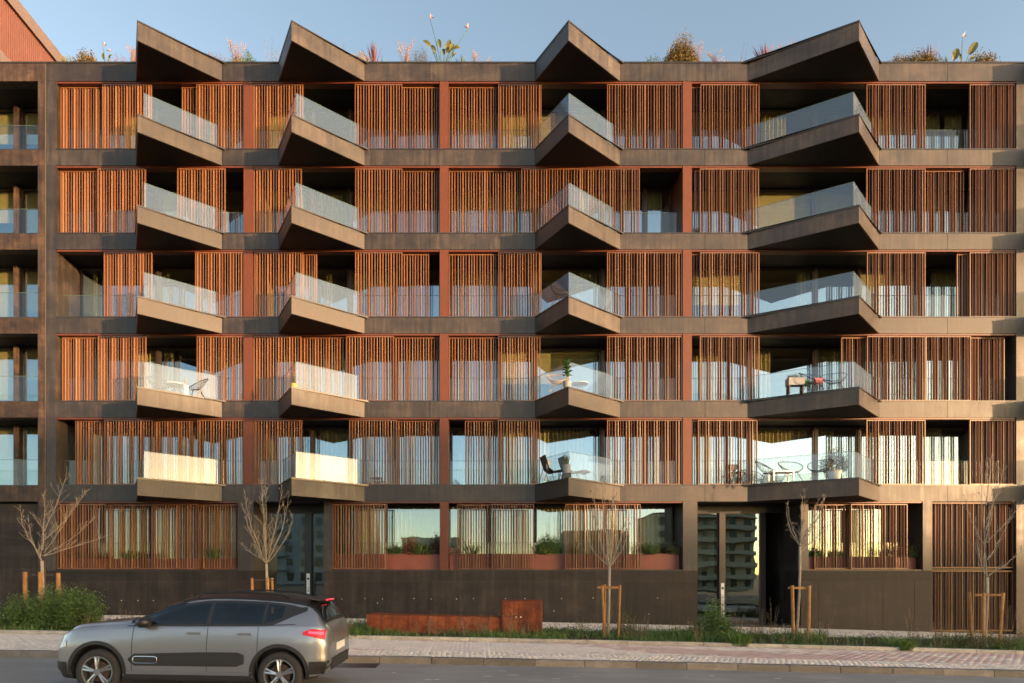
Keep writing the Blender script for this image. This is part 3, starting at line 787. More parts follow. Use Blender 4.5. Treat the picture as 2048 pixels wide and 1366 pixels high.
# ------------------------------------------------------------------ entrance posts' name plates, letter boxes
def name_plate(x, z0, z1, w, label, rich):
    p = thing('intercom_panel', label, 'intercom', (x, 1.12, z0))
    h = z1-z0
    MB().box(-w/2, w/2, -.02, -.002, 0, h).build('plate', M['white'], p)
    MB().box(-.04, .04, -.024, -.0205, h-.24, h-.16).build('camera_window', M['ink'], p)
    m = MB()
    if rich:                                                   # upright run of unreadable black characters
        z = h-.46; r2 = random.Random(3)
        while z > .05:
            for k in range(r2.choice([2,3,3])):
                if r2.random() < .5: m.box(-.06+k*.045, -.06+k*.045+.034, -.0235, -.0205, z, z+.014)
                else: m.box(-.06+k*.045, -.06+k*.045+.014, -.0235, -.0205, z-.02, z+.02)
            if r2.random() < .6: m.obox((r2.uniform(-.03,.03), -.022, z-.02), .05, .0015, .007, 0, r2.uniform(-.7,.7))
            z -= .045
    else:
        m.box(-.03,.02,-.0235,-.0205,h-.56,h-.545); m.box(.01,.024,-.0235,-.0205,h-.62,h-.56)
        m.box(-.025,.02,-.0235,-.0205,h-.70,h-.65)
        for sx in (-1,1):
            for sz in (-1,1):
                m.box(min(sx*.075,sx*.035), max(sx*.075,sx*.035), -.0235, -.0205, h-.86+sz*.065-.009, h-.86+sz*.065+.009)
                m.box(min(sx*.075,sx*.057), max(sx*.075,sx*.057), -.0236, -.0206, h-.86+min(sz*.065,sz*.03), h-.86+max(sz*.065,sz*.03))
        m.box(-.02,.02,-.0235,-.0205,h-1.04,h-1.0)
    m.build('lettering', M['ink'], p)
name_plate(ex(618.5), at(0,1228,1.12).z, at(0,1147,1.12).z, .125, 'white upright intercom plate on the black post of the door behind the car', False)
name_plate(ex(1442), at(0,1236,1.12).z, at(0,1166,1.12).z, .125, 'white upright intercom plate covered in black characters beside the tall glass door', True)
lb = thing('letter_boxes', 'bank of black letter boxes with small white name tags inside the dark entrance', 'letter boxes', (at(1543,1200,2.6).x, 2.6, at(0,1222,2.6).z))
M['lbmetal'] = plain('black letter box', (.02,.02,.021), .35, var=.1)
wd, hd = .26, .145
MB().box(-.03, 5*wd+.03, .02, .3, -.03, 6*hd+.03).build('housing', M['lbmetal'], lb)
for r in range(6):
    for c in range(5):
        b = MB().box(c*wd+.006, (c+1)*wd-.006, 0, .018, r*hd+.006, (r+1)*hd-.006).build('letter_box', M['lbmetal'], lb)
        if r > 0: MB().box(c*wd+.03, c*wd+.03+.05+.03*((r*5+c) % 3), -.004, -.001, r*hd+.09, r*hd+.115).build('name_tag', M['white'], b)

# worn flecks of old paint on the asphalt
r = random.Random(8); m = MB()
for _ in range(46):
    x = r.uniform(-2, 15); y = Y_KERB - r.uniform(.35, 1.7) - abs(r.gauss(0, .2)); z = ground(x) - .121; L = r.uniform(.03, .16); W_ = r.uniform(.012, .03)
    pts = [(x+L*math.cos(t)*r.uniform(.6,1), y+W_*math.sin(t)*r.uniform(.6,1)) for t in [2*math.pi*k/7 for k in range(7)]]
    m.add([(p[0], p[1], ground(p[0])-.1205) for p in pts], [tuple(range(7))])
tag(m.build('paint_flecks', M['white']), 'worn white paint flecks on the asphalt', 'paint', kind='stuff')
# ------------------------------------------------------------------ blocks mirrored in the windows, and unseen ones added to shade the facade
M['plaster'] = plain('grey render', (.42,.40,.37), .8, var=.1, scale=.6)
M['plaster2'] = plain('blue grey render', (.22,.26,.33), .8, var=.1, scale=.6)
M['tan'] = plain('tan render', (.55,.44,.30), .8, var=.08, scale=.6)
M['darkwin'] = plain('dark window', (.03,.035,.04), .15, var=.1)
def far_block(x0, x1, y, depth, h, n, m, label, balc=1.1, curve=0.0):
    z0 = ground(x0 if abs(x0) < 45 else 45*(1 if x0 > 0 else -1)) - .6
    t = thing('apartment_block', label, 'building', ((x0+x1)/2, y, z0)); W_ = (x1-x0)/2
    MB().box(-W_, W_, -depth, 0, 0, h).build('wall', m, t)
    fh = (h-.8)/n
    win = MB().box(-.7, .7, .004, .03, 0, fh*.55).mesh('window', M['darkwin'])
    k = max(2, int(W_*2/3.2))
    for i in range(n):
        b = MB(); zz = (i+1)*fh
        if balc:
            if curve:
                arc = [(-W_*.98+2*W_*.98*j/12, .02 + balc*(.55+.45*math.sin(math.pi*j/12))*1.3) for j in range(13)]
                b.prism([(-W_*.98,.01)] + arc + [(W_*.98,.01)], zz-.16, zz)
                if i < n-1:
                    for (p, q) in zip(arc, arc[1:]): b.prism(wall2d(p, q, .05), zz+.001, zz+.9)
            else:
                for s in (-.55, .35):
                    b.box(W_*s-2.2, W_*s+2.2, .01, balc, zz-.16, zz); b.box(W_*s-2.2, W_*s+2.2, balc-.05, balc, zz+.001, zz+.85)
            b.build('balcony', m, t)
        for j in range(k):
            link('window', win, t, (-W_+(j+.5)*2*W_/k, 0, i*fh+.9))
    MB().box(-W_-.2, W_+.2, -depth-.2, .25, h, h+.35).build('roof', M['greymetal'], t)
    return t
far_block(-66, -33, -104, 12, 19, 6, M['plaster'], 'grey apartment block across the street mirrored in the door behind the car')
far_block(-30, -22, -99, 10, 21, 7, M['plaster2'], 'narrow blue grey block across the street mirrored beside the grey balconies')
far_block(-17, -4, -112, 12, 10.5, 3, M['plaster'], 'low grey block across the street mirrored in the planted ground floor window')
far_block(22, 36, -112, 12, 13, 4, M['plaster'], 'long grey block across the street mirrored in the window left of the tall door', balc=0)
far_block(41, 64, -108, 14, 17.5, 6, M['tan'], 'curved tan block with round balconies mirrored in the tall glass door', balc=2.2, curve=1)
far_block(158, 182.6, -128, 12, 21.4, 7, M['plaster'], 'unseen grey block added far down the street to shade the lower left storeys', balc=0)  # blocks from here on are unseen, sized to shade the facade
far_block(182.7, 191.6, -128, 12, 17.6, 6, M['plaster2'], 'unseen blue grey block added between the grey and the tan ones to shade the facade', balc=0)
far_block(191.7, 195.6, -128, 12, 15.3, 5, M['tan'], 'unseen narrow tan block added far down the street to shade the foot of the building', balc=0)
far_block(195.7, 218, -128, 12, 16.9, 5, M['plaster'], 'unseen grey block added far down the street to shade the slatted gate', balc=0)
# ------------------------------------------------------------------ the silver hatchback
CAR_Y = -13.056
M['paint'], _nt, _p = mat('silver car paint')
_n = noise(_nt, wcoords(_nt), 900, 2, .5)
_nt.links.new(ramp(_nt, _n, [(.3, (.26,.26,.275)), (.7, (.35,.35,.365))]), _p.inputs['Base Color'])
_p.inputs['Metallic'].default_value = .75; _p.inputs['Roughness'].default_value = .33
_p.inputs['Coat Weight'].default_value = .8; _p.inputs['Coat Roughness'].default_value = .04
M['rubber'] = plain('tyre rubber', (.022,.021,.02), .8, var=.2, scale=30)
M['alloy'] = plain('alloy rim', (.42,.42,.42), .28, metal=.9, var=.1)
M['plastic'] = plain('black textured plastic', (.018,.017,.017), .5, var=.15, scale=40)
M['chrome'] = plain('chrome trim', (.7,.7,.7), .12, metal=1.0, var=.02)
M['carglass'] = glass('tinted car glass', (.30,.37,.34), .07, 1.0)
M['taillight'] = plain('red tail lamp lens', (.55,.012,.015), .12, var=.05)
_m, _nt, _p = mat('lit tail lamp'); _p.inputs['Base Color'].default_value = (.6,.01,.015,1); _p.inputs['Emission Color'].default_value = (1,.03,.05,1); _p.inputs['Emission Strength'].default_value = 1.2; M['taillit'] = _m
M['headlamp'] = plain('clear lamp lens', (.6,.62,.65), .08, var=.05)
ST = [ # x, z bottom, half width bottom, z mid, hw mid, z shoulder, hw shoulder, z roof edge, hw roof edge, z top
 (-2.13,.30,.40,.50,.50,.66,.46,.70,.34,.72),
 (-2.09,.24,.56,.50,.66,.72,.61,.77,.46,.79),
 (-1.98,.21,.70,.52,.775,.80,.71,.86,.55,.885),
 (-1.75,.20,.79,.54,.84,.88,.79,.945,.64,.975),
 (-1.35,.19,.825,.55,.865,.94,.81,1.00,.68,1.03),
 (-.98,.19,.835,.55,.87,.97,.82,1.035,.72,1.075),
 (-.80,.19,.835,.55,.87,.98,.82,1.06,.72,1.12),
 (-.40,.19,.835,.56,.87,.995,.825,1.235,.66,1.305),
 (-.12,.19,.835,.56,.87,1.005,.825,1.335,.615,1.415),
 (.15,.19,.835,.56,.87,1.01,.825,1.375,.59,1.455),
 (.55,.19,.835,.56,.87,1.02,.825,1.385,.58,1.468),
 (1.00,.19,.835,.57,.87,1.03,.82,1.37,.575,1.455),
 (1.40,.20,.83,.58,.865,1.04,.81,1.335,.57,1.42),
 (1.66,.24,.80,.60,.85,1.04,.79,1.28,.57,1.365),
 (1.80,.27,.77,.61,.83,1.03,.77,1.20,.59,1.27),
 (1.92,.30,.72,.62,.80,1.00,.74,1.08,.61,1.12),
 (1.99,.32,.66,.62,.77,.95,.70,1.01,.58,1.03),
 (2.04,.36,.56,.62,.70,.86,.62,.92,.48,.94),
 (2.06,.42,.40,.62,.55,.78,.48,.82,.36,.84)]
def cr(p0, p1, p2, p3, t):
    return .5*((2*p1)+(-p0+p2)*t+(2*p0-5*p1+4*p2-p3)*t*t+(-p0+3*p1-3*p2+p3)*t*t*t)
_xs = np.array([s[0] for s in ST]); _st = np.array(ST)
def station(x):
    i = int(np.clip(np.searchsorted(_xs, x)-1, 0, len(ST)-2)); t = (x-_xs[i])/(_xs[i+1]-_xs[i])
    a, b = _st[i], _st[i+1]; L = _xs[i+1]-_xs[i]
    def tang(k):
        if k == 0: return (_st[1]-_st[0])/(_xs[1]-_xs[0])
        if k == len(ST)-1: return (_st[-1]-_st[-2])/(_xs[-1]-_xs[-2])
        d0 = (_st[k]-_st[k-1])/(_xs[k]-_xs[k-1]); d1 = (_st[k+1]-_st[k])/(_xs[k+1]-_xs[k])
        h0, h1 = _xs[k]-_xs[k-1], _xs[k+1]-_xs[k]
        return np.where(d0*d1 <= 0, 0, (d0*h1+d1*h0)/(h0+h1))
    m0, m1 = tang(i)*L, tang(i+1)*L
    return (2*t**3-3*t**2+1)*a+(t**3-2*t**2+t)*m0+(-2*t**3+3*t**2)*b+(t**3-t**2)*m1
def ring(x, n=30):
    """half section from keel to roof centre: (half width, z)"""
    _, zb, wb, zm, wm, zs, ws, ze, we, zt = station(x)
    P = [(0,zb),(wb*.6,zb),(wb*.95,zb+.01),(wb+.01,zb+.06),(wm-.004,zm-.14),(wm,zm),(wm-.006,zm+(zs-zm)*.5),(ws+.012,zs-.05),(ws-.012,zs),(ws*.55+we*.45,zs*.5+ze*.5),(we+.015,ze-.03),(we-.03,ze+.012),(we*.55,zt-.010),(0,zt)]
    out = []
    for i in range(len(P)-1):
        p0, p1, p2, p3 = P[max(0,i-1)], P[i], P[i+1], P[min(len(P)-1,i+2)]
        for k in range(4):
            t = k/4; out.append((max(0,cr(p0[0],p1[0],p2[0],p3[0],t)) if i else p1[0]+(p2[0]-p1[0])*t, cr(p0[1],p1[1],p2[1],p3[1],t)))
    out.append(P[-1]); return out
def surf_y(x, z):
    r = ring(x); best = None
    for (y0,z0),(y1,z1) in zip(r[8:], r[9:]):
        if (z0 <= z <= z1) or (z1 <= z <= z0):
            t = 0 if z1 == z0 else (z-z0)/(z1-z0); best = max(best or 0, y0+(y1-y0)*t)
    return best if best is not None else (r[-1][0] if z > r[-1][1] else .8)
xs_b = list(np.unique(np.concatenate([np.linspace(-2.13,-1.9,10), np.linspace(-1.9,1.6,64), np.linspace(1.6,2.06,16)])))
V = []; F = []; rings = [ring(x) for x in xs_b]; nr = len(rings[0]); full = 2*nr-2
for x, r in zip(xs_b, rings):
    V += [(x, -y, z) for y, z in r] + [(x, y, z) for y, z in r[1:-1][::-1]]
for i in range(len(xs_b)-1):
    for k in range(full):
        F.append((i*full+k, i*full+(k+1)%full, (i+1)*full+(k+1)%full, (i+1)*full+k))
F.append(tuple(range(full))[::-1]); F.append(tuple((len(xs_b)-1)*full+k for k in range(full)))
me = bpy.data.meshes.new('body'); me.from_pydata(V, [], F); me.update()
bm = bmesh.new(); bm.from_mesh(me); bmesh.ops.recalc_face_normals(bm, faces=bm.faces); bm.to_mesh(me); bm.free()
tmp = bpy.data.objects.new('tmp', me); C.objects.link(tmp)
cut = MB()
AX_F, AX_R, WR = -1.30, 1.295, .325
for ax in (AX_F, AX_R):
    for s in (-1, 1):
        n = 40; ya, yb = s*.60, s*1.2; o = len(cut.v)
        for yy in (ya, yb):
            for k in range(n): cut.v.append((ax+.375*math.cos(2*math.pi*k/n), yy, WR+.02+.375*math.sin(2*math.pi*k/n)))
        for k in range(n): cut.face((o+k, o+(k+1)%n, o+n+(k+1)%n, o+n+k) if s < 0 else (o+k, o+n+k, o+n+(k+1)%n, o+(k+1)%n))
        cut.face([o+k for k in range(n)][::s]); cut.face([o+n+k for k in range(n)][::-s])
cme = cut.mesh('cut', M['plastic']); bm = bmesh.new(); bm.from_mesh(cme); bmesh.ops.recalc_face_normals(bm, faces=bm.faces); bm.to_mesh(cme); bm.free()
cob = bpy.data.objects.new('cut', cme); C.objects.link(cob)
md = tmp.modifiers.new('b', 'BOOLEAN'); md.operation = 'DIFFERENCE'; md.object = cob; md.solver = 'EXACT'
bpy.context.view_layer.update()
bme = bpy.data.meshes.new_from_object(tmp.evaluated_get(bpy.context.evaluated_depsgraph_get()))
bpy.data.objects.remove(tmp); bpy.data.objects.remove(cob)
bme.materials.clear(); bme.materials.append(M['paint']); bme.materials.append(M['plastic'])
for p in bme.polygons:
    c = p.center
    d = min(math.hypot(c.x-a, c.z-WR-.02) for a in (AX_F, AX_R))
    inside = d < .368 or (d < .3755 and abs(p.normal.y) < .3 and abs(c.y) < .86 and abs(c.y) > .6)
    p.material_index = 1 if (inside and abs(c.y) > .55) or c.z < .30 else 0
    p.use_smooth = True
bme.name = 'body'
car_x = (-1.30*0 + (190-950)/141.0) + 1.30
slope = math.atan(.0195 + .0006*car_x)
car = thing('car', 'silver grey five door hatchback with dark side bumps driving left on the road', 'car', (car_x, CAR_Y+.87, ground(car_x)-.121))
car.rotation_euler = (0, slope, 0)
body = link('body', bme, car)
md = body.modifiers.new('n', 'EDGE_SPLIT'); md.split_angle = R(42)
def strip_patch(name, xa, xb, z0, z1, m, parent, off=.005, nx=28, nz=5, sides=(-1,1)):
    """patch lying on the flank between the curves z0(x), z1(x)"""
    for s in sides:
        b = MB()
        for i in range(nx+1):
            x = xa+(xb-xa)*i/nx; a, c = z0(x), z1(x)
            for j in range(nz+1):
                z = a+(c-a)*j/nz; b.v.append((x, s*(surf_y(x, z)+off), z))
        for i in range(nx):
            for j in range(nz):
                q = (i*(nz+1)+j, (i+1)*(nz+1)+j, (i+1)*(nz+1)+j+1, i*(nz+1)+j+1)
                b.face(q if s < 0 else q[::-1])
        o = b.build(name, m, parent, smooth=True)
    return o
def lin(*pts):
    def f(x):
        for (x0,y0),(x1,y1) in zip(pts, pts[1:]):
            if x <= x1: return y0+(y1-y0)*max(0,(x-x0))/(x1-x0)
        return pts[-1][1]
    return f
belt = lin((-1,1.0),(1.0,1.035),(1.45,1.06))
roofl = lin((-.80,1.015),(-.40,1.19),(-.12,1.295),(.15,1.335),(.55,1.345),(1.0,1.332),(1.3,1.305),(1.55,1.26))
# dark greenhouse: frame band, then the glass of each window slightly proud
def in_window(x, z, y):
    if abs(y) > .45 and -.58 < x < 1.27 and belt(x)+.03 < z < roofl(x)-.03: return True
    return False
strip_patch('window_surround', -.80, 1.62, lambda x: belt(x)-.012 if x < 1.2 else belt(x)-.012+(x-1.2)*.42, lambda x: min(max(roofl(x)+.02, belt(x)-.01), belt(x)+.045+max(0,x-1.2)*.5), M['plastic'], car, .0035, 44, 2)
strip_patch('window_header', -.66, 1.45, lambda x: max(roofl(x)-.045, belt(x)), lambda x: roofl(x)+.02, M['plastic'], car, .004, 40, 2)
for xa, xb in ((-.80,-.56),(.205,.32),(.99,1.09),(1.25,1.62)):
    strip_patch('window_pillar', xa, xb, lambda x: belt(x)-.01+max(0,x-1.2)*.42, lambda x: max(roofl(x)+.015, belt(x)-.009), M['plastic'], car, .0045, 8)
bm = bmesh.new(); bm.from_mesh(bme)
kill = [f for f in bm.faces if in_window(f.calc_center_median().x, f.calc_center_median().z, f.calc_center_median().y)]
bmesh.ops.delete(bm, geom=kill, context='FACES'); bm.to_mesh(bme); bm.free()
for xa, xb in ((-.62,.235),(.29,1.02),(1.06,1.30)):
    strip_patch('side_window', xa, xb, lambda x: belt(x)+.012 if x < 1.06 else belt(x)+.012+(x-1.06)*.3, lambda x: max(roofl(x)-.012, belt(x)+.014), M['carglass'], car, .008, 20)
# black roof skin, windscreen, rear glass
def top_patch(name, xa, xb, k0, m, off, nx=20, parent=None, inset=0.0):
    b = MB(); n2 = None
    for i in range(nx+1):
        x = xa+(xb-xa)*i/nx; r = ring(x)[k0:]
        row = [(-y, z) for y, z in r] + [(y, z) for y, z in r[:-1][::-1]]; n2 = len(row)
        b.v += [(x + off*.3*(-1 if xb < 0 else 1 if xa > 1.4 else 0), y*(1-inset), z+off) for y, z in row]
    for i in range(nx):
        for j in range(n2-1): b.face((i*n2+j, (i+1)*n2+j, (i+1)*n2+j+1, i*n2+j+1))
    return b.build(name, m, parent or car, smooth=True)
top_patch('roof', -.14, 1.70, 41, M['black'], .006, 30)
top_patch('windscreen', -.84, -.16, 38, M['carglass'], .009, 16)
top_patch('windscreen_surround', -.88, -.13, 38, M['black'], .004, 16)
rg = top_patch('rear_window_surround', 1.69, 1.965, 40, M['black'], .006, 14)
top_patch('rear_window', 1.74, 1.93, 42, M['carglass'], .012, 12)
sp = MB(); sp.prism([(1.60,-.56),(1.82,-.52),(1.82,.52),(1.60,.56)], lambda p: 1.405-(p[0]-1.6)*.18, lambda p: 1.43-(p[0]-1.6)*.2); sp = sp.build('spoiler', M['black'], car)
MB().box(1.812, 1.832, -.22, .22, 1.372, 1.381).build('brake_light', M['taillit'], sp)
# flanks: black air-bump panel with chrome framed nose, sill, arches
up = lin((-.72,.60),(.2,.635),(.72,.64),(.80,.60)); lo = lin((-.72,.43),(.70,.435),(.80,.48))
strip_patch('side_bump', -.84, .80, lambda x: lo(x) if x > -.76 else lo(x)+(-.76-x)*.9, lambda x: up(x) if x > -.76 else up(x)-(-.76-x)*.9, M['plastic'], car, .012, 36)
for s in (-1,1):
    m = MB(); pts = []
    for k in range(25):
        t = 2*math.pi*k/24; cx_, cz_ = -.60, .515
        x = cx_ + math.copysign(abs(math.cos(t))**.35, math.cos(t))*.17; z = cz_ + math.copysign(abs(math.sin(t))**.35, math.sin(t))*.048
        pts.append((x, s*(surf_y(x, z)+.016), z))
    m.tube(pts, .0065, 5); m.build('bump_trim', M['chrome'], car)
strip_patch('sill', -.90, .90, lambda x: .20, lambda x: .305, M['plastic'], car, .01, 30)
strip_patch('sill_trim', -.88, .90, lambda x: .345, lambda x: .355, M['chrome'], car, .006, 24, 1)
strip_patch('shoulder_line', -.9, 1.5, lambda x: belt(x)-.022, lambda x: belt(x)-.012, M['chrome'] if False else M['plastic'], car, .004, 30, 1)
for xg in (-.80, .262, .98):
    strip_patch('door_gap', xg, xg+.008, lambda x: .36, lambda x: belt(x)-.02, M['black'], car, .0025, 1, 18)
for xh in (-.02, .70):
    for s in (-1,1):
        y = surf_y(xh+.1, .90)
        MB().box(xh, xh+.2, s*(y+.004)-.02, s*(y+.004)+.02, .885, .915).build('door_handle', M['paint'], car)
for ax in (AX_F, AX_R):
    for s in (-1, 1):
        b = MB(); n = 30
        for k in range(n+1):
            t = math.pi*(-.04+1.08*k/n)
            for r_ in (.372, .425):
                x = ax+r_*math.cos(t); z = max(.2, WR+.02+r_*math.sin(t)); b.v.append((x, s*(surf_y(x, z)+.006), z))
        for k in range(n):
            q = (2*k, 2*k+1, 2*k+3, 2*k+2); b.face(q if s > 0 else q[::-1])
        b.build('wheel_arch', M['plastic'], car, smooth=True)
        # wheel: tyre, rim with spokes
        wl = thing('wheel', None, None, (ax, s*.745, WR)); wl.parent = car
        prof = [(.215,-.095),(.235,-.103),(.285,-.105),(.315,-.085),(.325,-.05),(.325,.05),(.315,.085),(.285,.105),(.235,.103),(.215,.095)]
        m = MB(); n = 40
        for r_, yy in prof:
            for k in range(n): m.v.append((r_*math.cos(2*math.pi*k/n), yy, r_*math.sin(2*math.pi*k/n)))
        for i in range(len(prof)-1):
            for k in range(n): m.face((i*n+k, i*n+(k+1)%n, (i+1)*n+(k+1)%n, (i+1)*n+k))
        m.build('tyre', M['rubber'], wl, smooth=True)
        m = MB(); prof = [(.218,-.1),(.222,.1)]
        for r_, yy in ((.222,.098),(.205,.098),(.195,.05),(.19,-.09)):
            for k in range(n): m.v.append((r_*math.cos(2*math.pi*k/n), s*yy, r_*math.sin(2*math.pi*k/n)))
        for i in range(3):
            for k in range(n): m.face((i*n+k, i*n+(k+1)%n, (i+1)*n+(k+1)%n, (i+1)*n+k))
        for k in range(5):
            for d_ in (-.13, .13):
                t = 2*math.pi*k/5 + .35 + d_
                t0 = 2*math.pi*k/5 + .35 + d_*.5
                p = Vector((.05*math.cos(t0), s*.088, .05*math.sin(t0))); q = Vector((.212*math.cos(t), s*.082, .212*math.sin(t)))
                m.tube([p, (p+q)/2 + Vector((0,s*.008,0)), q], [.022,.018,.02], 5)
        m.tube([(0,s*.03,0),(0,s*.1,0)], [.062,.05], 14)
        m.build('rim', M['alloy'], wl)
        MB().tube([(0,s*.02,0),(0,s*.045,0)], .15, 20).build('brake_disc', M['iron'], wl)
# lamps, mirrors, bumpers
for s in (-1, 1):
    strip_patch('tail_lamp', 1.62, 2.0, lin((1.62,.90),(2.0,.83)), lin((1.62,.945),(1.75,.985),(2.0,.965)), M['taillight'], car, .012, 16, 4, (s,))
    strip_patch('tail_lamp_glow', 1.70, 1.97, lin((1.70,.925),(2.0,.895)), lin((1.70,.95),(2.0,.94)), M['taillit'], car, .016, 14, 3, (s,))
    strip_patch('headlamp', -2.06, -1.78, lin((-2.06,.62),(-1.78,.68)), lin((-2.06,.70),(-1.78,.765)), M['headlamp'], car, .008, 10, 3, (s,))
    m = MB(); y = surf_y(-.62, 1.0)
    m.lathe([(0,-.075),(.05,-.07),(.078,-.02),(.078,.03),(.05,.07),(0,.078)], 12)
    m.v = [(-.60 + p[0]*1.25, s*(y+.11)+p[1]*1.5, 1.045+p[2]*.95) for p in m.v]
    m.tube([(-.60, s*(y-.03), .99), (-.60, s*(y+.06), 1.02)], .022, 6)
    m.build('wing_mirror', M['black'], car, smooth=True)
    m = MB(); pts = [(-.02, s*.55, 1.40), (.06, s*.55, 1.455), (.6, s*.545, 1.482), (1.2, s*.535, 1.455), (1.33, s*.53, 1.405)]
    m.tube(pts, .014, 6); m.build('roof_rail', M['black'], car)
strip_patch('rear_bumper', 1.72, 2.052, lambda x: .33 if x < 2 else .40, lambda x: .52, M['plastic'], car, .012, 12, 4)
MB().box(2.045, 2.085, -.52, .52, .37, .53).build('rear_bumper', M['plastic'], car)
MB().box(2.068, 2.08, -.26, .26, .62, .73).build('number_plate', M['white'], car)
strip_patch('front_bumper', -2.10, -1.76, lambda x: .24 if x > -2.05 else .30, lambda x: .46, M['plastic'], car, .010, 12, 4)
# cabin inside: dashboard, seats, steering wheel
m = MB()
m.box(-.78, -.45, -.68, .68, .55, .98)
for sx in (.05, .85):
    for sy in (-.36, .36):
        m.obox((sx, sy, .62), .24, .23, .08); m.obox((sx+.27, sy, .92), .06, .22, .30, 0, .2); m.obox((sx+.335, sy, 1.27), .04, .12, .08)
m.build('cabin', M['plastic'], car)

# shorter overhangs in front of and behind the wheels
def _squeeze(o):
    if o.type == 'MESH':
        for v in o.data.vertices:
            if v.co.x < -1.70: v.co.x = -1.70 + (v.co.x+1.70)*.66
            elif v.co.x > 1.70: v.co.x = 1.70 + (v.co.x-1.70)*.72
for _c in car.children:
    if _c.name.split('.')[0] != 'wheel':
        _squeeze(_c)
        for _d in _c.children: _squeeze(_d)
# ------------------------------------------------------------------ bare street trees with their stakes
M['bark'] = plain('pale bark', (.20,.15,.105), .85, var=.28, scale=18)
M['bark_pale'] = plain('pale grey bark', (.33,.265,.20), .85, var=.25, scale=18)
M['twig'] = plain('brown twig', (.24,.16,.105), .85, var=.2, scale=8)
M['stake'] = concrete('peeled pine stake', (.22,.10,.035), (.36,.175,.065), (.48,.26,.11), rough=.75, streak=(30,30,1.5), patch=4, spec=.2)
M['strap'] = plain('rubber tree tie', (.06,.05,.042), .8)
M['dryleaf'] = foliage('lingering leaf', [(.10,.11,.02),(.18,.13,.03),(.10,.13,.03),(.24,.12,.04)])
def curve_pts(p, d, L, n, wander, lift, r):
    pts = [Vector(p)]; d = Vector(d).normalized()
    for i in range(n):
        d = (d + Vector((r.uniform(-1,1), r.uniform(-1,1), r.uniform(-1,1)))*wander + Vector((0,0,lift))).normalized()
        pts.append(pts[-1] + d*(L/n))
    return pts
def street_tree(label, base, fork, limbs, Y, rt, seed, leaves=0, twig_len=.5, dens=1.0, lean=None):
    r = random.Random(seed)
    B = at(base[0], base[1], Y); Fk = at(fork[0], fork[1], Y); B.z = ground(B.x) - .12
    t = thing('street_tree', label, 'tree', tuple(B), 0, 'young bare street trees in the planting strip')
    m = MB(); mid = (B+Fk)/2 + Vector((lean or 0, r.uniform(-.03,.03), 0))
    q1 = B.lerp(mid, .5) + Vector(((lean or 0)*.35,0,0)); q2 = mid.lerp(Fk, .5) + Vector(((lean or 0)*.25,0,0))
    P = [B-B, q1-B, mid-B, q2-B, Fk-B]
    m.tube(P, [rt*1.25, rt*1.05, rt*.98, rt*.92, rt*.95], 8); m.build('trunk', M['bark_pale'], t, smooth=True)
    cr_ = MB(); lf = MB()
    for (px, py, dy, start, bulge) in limbs:
        E = at(px, py, Y) - B + Vector((0, dy, 0)); S = (Fk-B) if start is None else at(start[0], start[1], Y) - B
        d = E-S; side = Vector((d.x, d.y, 0)); 
        pts = []
        for k in range(9):
            u = k/8; p = S + d*u + side*bulge*math.sin(math.pi*u) + Vector((r.uniform(-1,1), r.uniform(-1,1), r.uniform(-.5,.5)))*.018*(0 < k < 8)
            pts.append(p)
        r0 = rt*(.33 if seed < 8 else .42) if start is None else rt*(.28 if seed < 8 else .38)
        cr_.tube(pts, [max(.0035, r0*(1-.88*k/8)) for k in range(9)], 5)
        L = d.length
        for k in range(1, 9):
            for _ in range(max(1, int(dens*r.choice([1,2,2,3])))):
                if r.random() > .86: continue
                u = (k - r.random())/8; i = int(u*8); p = pts[i].lerp(pts[i+1], u*8-i); ax = (pts[i+1]-pts[i]).normalized()
                dd = (ax*.8 + Vector((r.uniform(-1,1), r.uniform(-1,1), r.uniform(-.1,.7)))*.75).normalized()
                l = twig_len*L*r.uniform(.25,.55)*(1.15-u*.7)
                tp = curve_pts(p, dd, l, 5, .09, .06, r)
                rr = max(.0042, r0*.38*(1-u*.6))
                cr_.tube(tp, [max(.0026, rr*(1-.7*j/5)) for j in range(6)], 4)
                for j in range(1, 5):
                    if r.random() < .62:
                        dd2 = ((tp[j+1]-tp[j]).normalized()*.8 + Vector((r.uniform(-1,1), r.uniform(-1,1), r.uniform(-.1,.6)))*.7).normalized()
                        l2 = l*r.uniform(.2,.45); tp2 = curve_pts(tp[j], dd2, l2, 3, .1, .07, r)
                        cr_.tube(tp2, [.0036, .003, .0026, .002], 3, cap=False)
                        if r.random() < leaves*.4: lf.leaf(tp2[-1], (r.uniform(-1,1), r.uniform(-1,1), -.6), (0,r.uniform(-1,0),1), .05, .035)
                if r.random() < leaves:
                    for q in range(r.choice([1,2,3])): lf.leaf(tp[-1]+Vector((0,0,r.uniform(-.06,0))), (r.uniform(-1,1), r.uniform(-1,1), r.uniform(-1,.2)), (r.uniform(-.5,.5),-1,.6), r.uniform(.045,.075), r.uniform(.03,.05))
    crown = cr_.build('crown', M['bark_pale'], t)
    if lf.v: lf.build('leaves', M['dryleaf'], crown)
    return t
